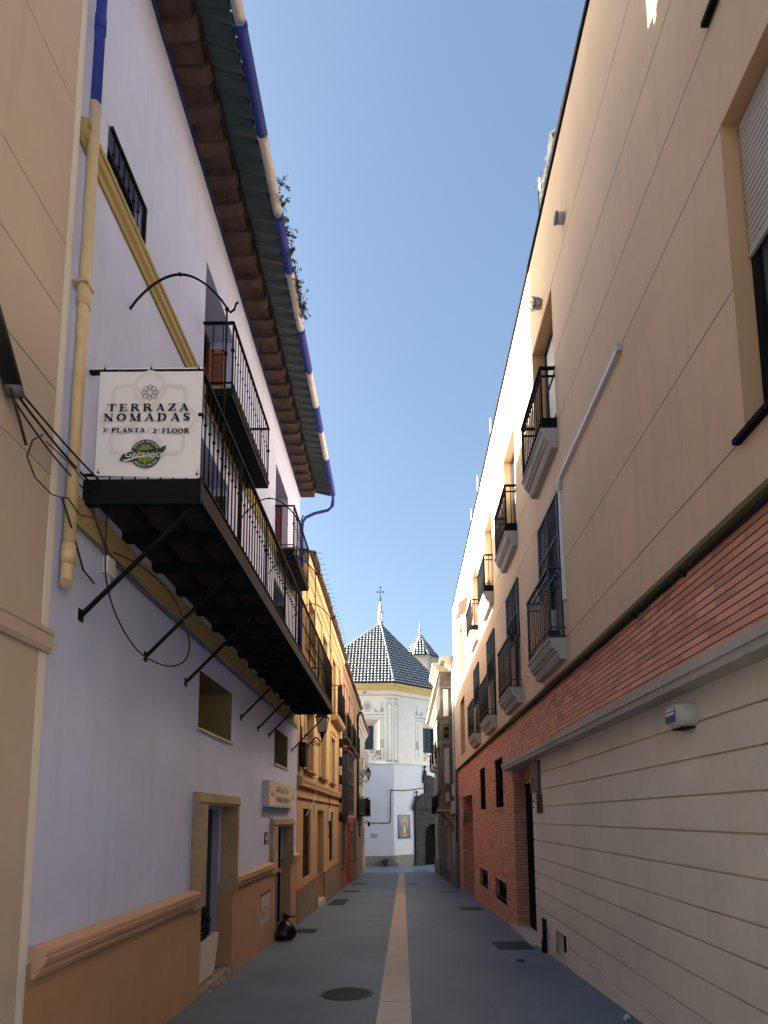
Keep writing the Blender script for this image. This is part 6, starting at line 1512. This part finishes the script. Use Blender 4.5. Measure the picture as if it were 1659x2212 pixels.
mb = MB().slab(FB, [(X(.32), Z(.28)), (X(.68), Z(.28)), (X(.68), Z(.62)), (X(.60), Z(.70)), (X(.50), Z(.73)), (X(.40), Z(.70)), (X(.32), Z(.62))], .069, .072); mb.build('painted_niche', 'tilegreen', q)
mb = MB().slab(FB, [(X(.38), Z(.24)), (X(.62), Z(.24)), (X(.56), Z(.52)), (X(.44), Z(.52))], .072, .075).slab(FB, [(X(.5) + .06 * math.cos(k * math.pi / 6), Z(.56) + .07 * math.sin(k * math.pi / 6)) for k in range(12)], .072, .076)
mb.slab(FB, [(X(.5) + .08 * math.cos(k * math.pi / 6), Z(.86) + .08 * math.sin(k * math.pi / 6)) for k in range(12)], .069, .074).slab(FB, [(X(.5) + .13 * math.cos(k * math.pi / 6), Z(.12) + .11 * math.sin(k * math.pi / 6)) for k in range(12)], .069, .074)
mb.build('painted_figure', 'plaquew', q)
MB().slab(FB, [(X(.22), Z(.16)), (X(.30), Z(.16)), (X(.30), Z(.40)), (X(.22), Z(.40))], .069, .0735).slab(FB, [(X(.70), Z(.16)), (X(.78), Z(.16)), (X(.78), Z(.40)), (X(.70), Z(.40))], .069, .0735).build('painted_columns', 'tilegreen', q)
q = empty('street_plaque', CA(-2.5, -.1, .03), 'small pale plaque with dark rim on the white church wall', 'plaque')
MB().box(CA, -2.78, -2.25, -.22, .13, .03, .05).build('rim', 'bluetrim', q); MB().box(CA, -2.74, -2.29, -.18, .09, .05, .055).build('plate', 'plaquew', q)
MB().box(CA, -2.72, -2.67, .03, .07, .055, .057).box(CA, -2.6, -2.4, .0, .015, .055, .057).box(CA, -2.6, -2.35, -.06, -.045, .055, .057).build('marks', 'bluetrim', q)
tag(MB().tube(smooth([CA(-3.4, 1.18, .08), CA(-2.2, 1.12, .08), CA(-1.25, 1.10, .08), CA(-1.0, 1.2, .08), CA(-.97, 1.5, .08), CA(-.93, 4.0, .08), CA(-.85, 4.14, .08)], 5) + [Vector(CBF(.05, 4.15, .1)), Vector(CBF(1.5, 4.16, .1)), Vector(CBF(3.0, 4.4, .7)), Vector(CBF(4.6, 4.7, 1.2))], .04, 6).build('cable', 'cable'), 'black cable stepping up and across the white church wall', 'cable')
def rock(name, c, r, lab, sq=(1, .7, .7), mat='plinth'):
    mb = MB(); n, mm = 16, 9; P = []
    for i in range(mm):
        ph = math.pi * i / (mm - 1)
        for k in range(n):
            a = 2 * math.pi * k / n; rr = r * (1 + .14 * math.sin(3 * a + i) + .10 * math.sin(5 * a - 2 * i) + random.uniform(-.06, .06))
            P.append((c[0] + rr * sq[0] * math.sin(ph) * math.cos(a), c[1] + rr * sq[1] * math.sin(ph) * math.sin(a), c[2] - rr * sq[2] * math.cos(ph)))
    mb.add(P, [(i * n + k, i * n + (k + 1) % n, (i + 1) * n + (k + 1) % n, (i + 1) * n + k) for i in range(mm - 1) for k in range(n)], False)
    return tag(mb.build(name, mat), lab, 'rock')
rock('rock', (-.62, 50.9, gz(51) + .15), .50, 'grey boulder against the foot of the church corner', (1.2, .6, 1.3))
rock('rock', (-1.45, 51.0, gz(51) + .42), .32, 'dark broken stone in the church plinth left of the boulder', (1.1, .6, .8), 'portal')
# pigeon on the band under the eaves
q = empty('pigeon', CA(-3.35, 13.34, .1), 'pigeon perched on the moulding under the church cornice', 'bird')
mb = MB(); b0 = Vector(CA(-3.35, 13.45, .12)); mb.tube([b0 + Vector((-.20, 0, .02)), b0 + Vector((-.08, 0, .03)), b0 + Vector((.04, 0, .06)), b0 + Vector((.10, 0, .12)), b0 + Vector((.12, 0, .18)), b0 + Vector((.17, 0, .17))], [.015, .05, .065, .045, .035, .008], 8)
mb.tube([b0 + Vector((.02, 0, 0)), b0 + Vector((.02, 0, -.10))], .008, 4); mb.build('body', 'irongrey', q)
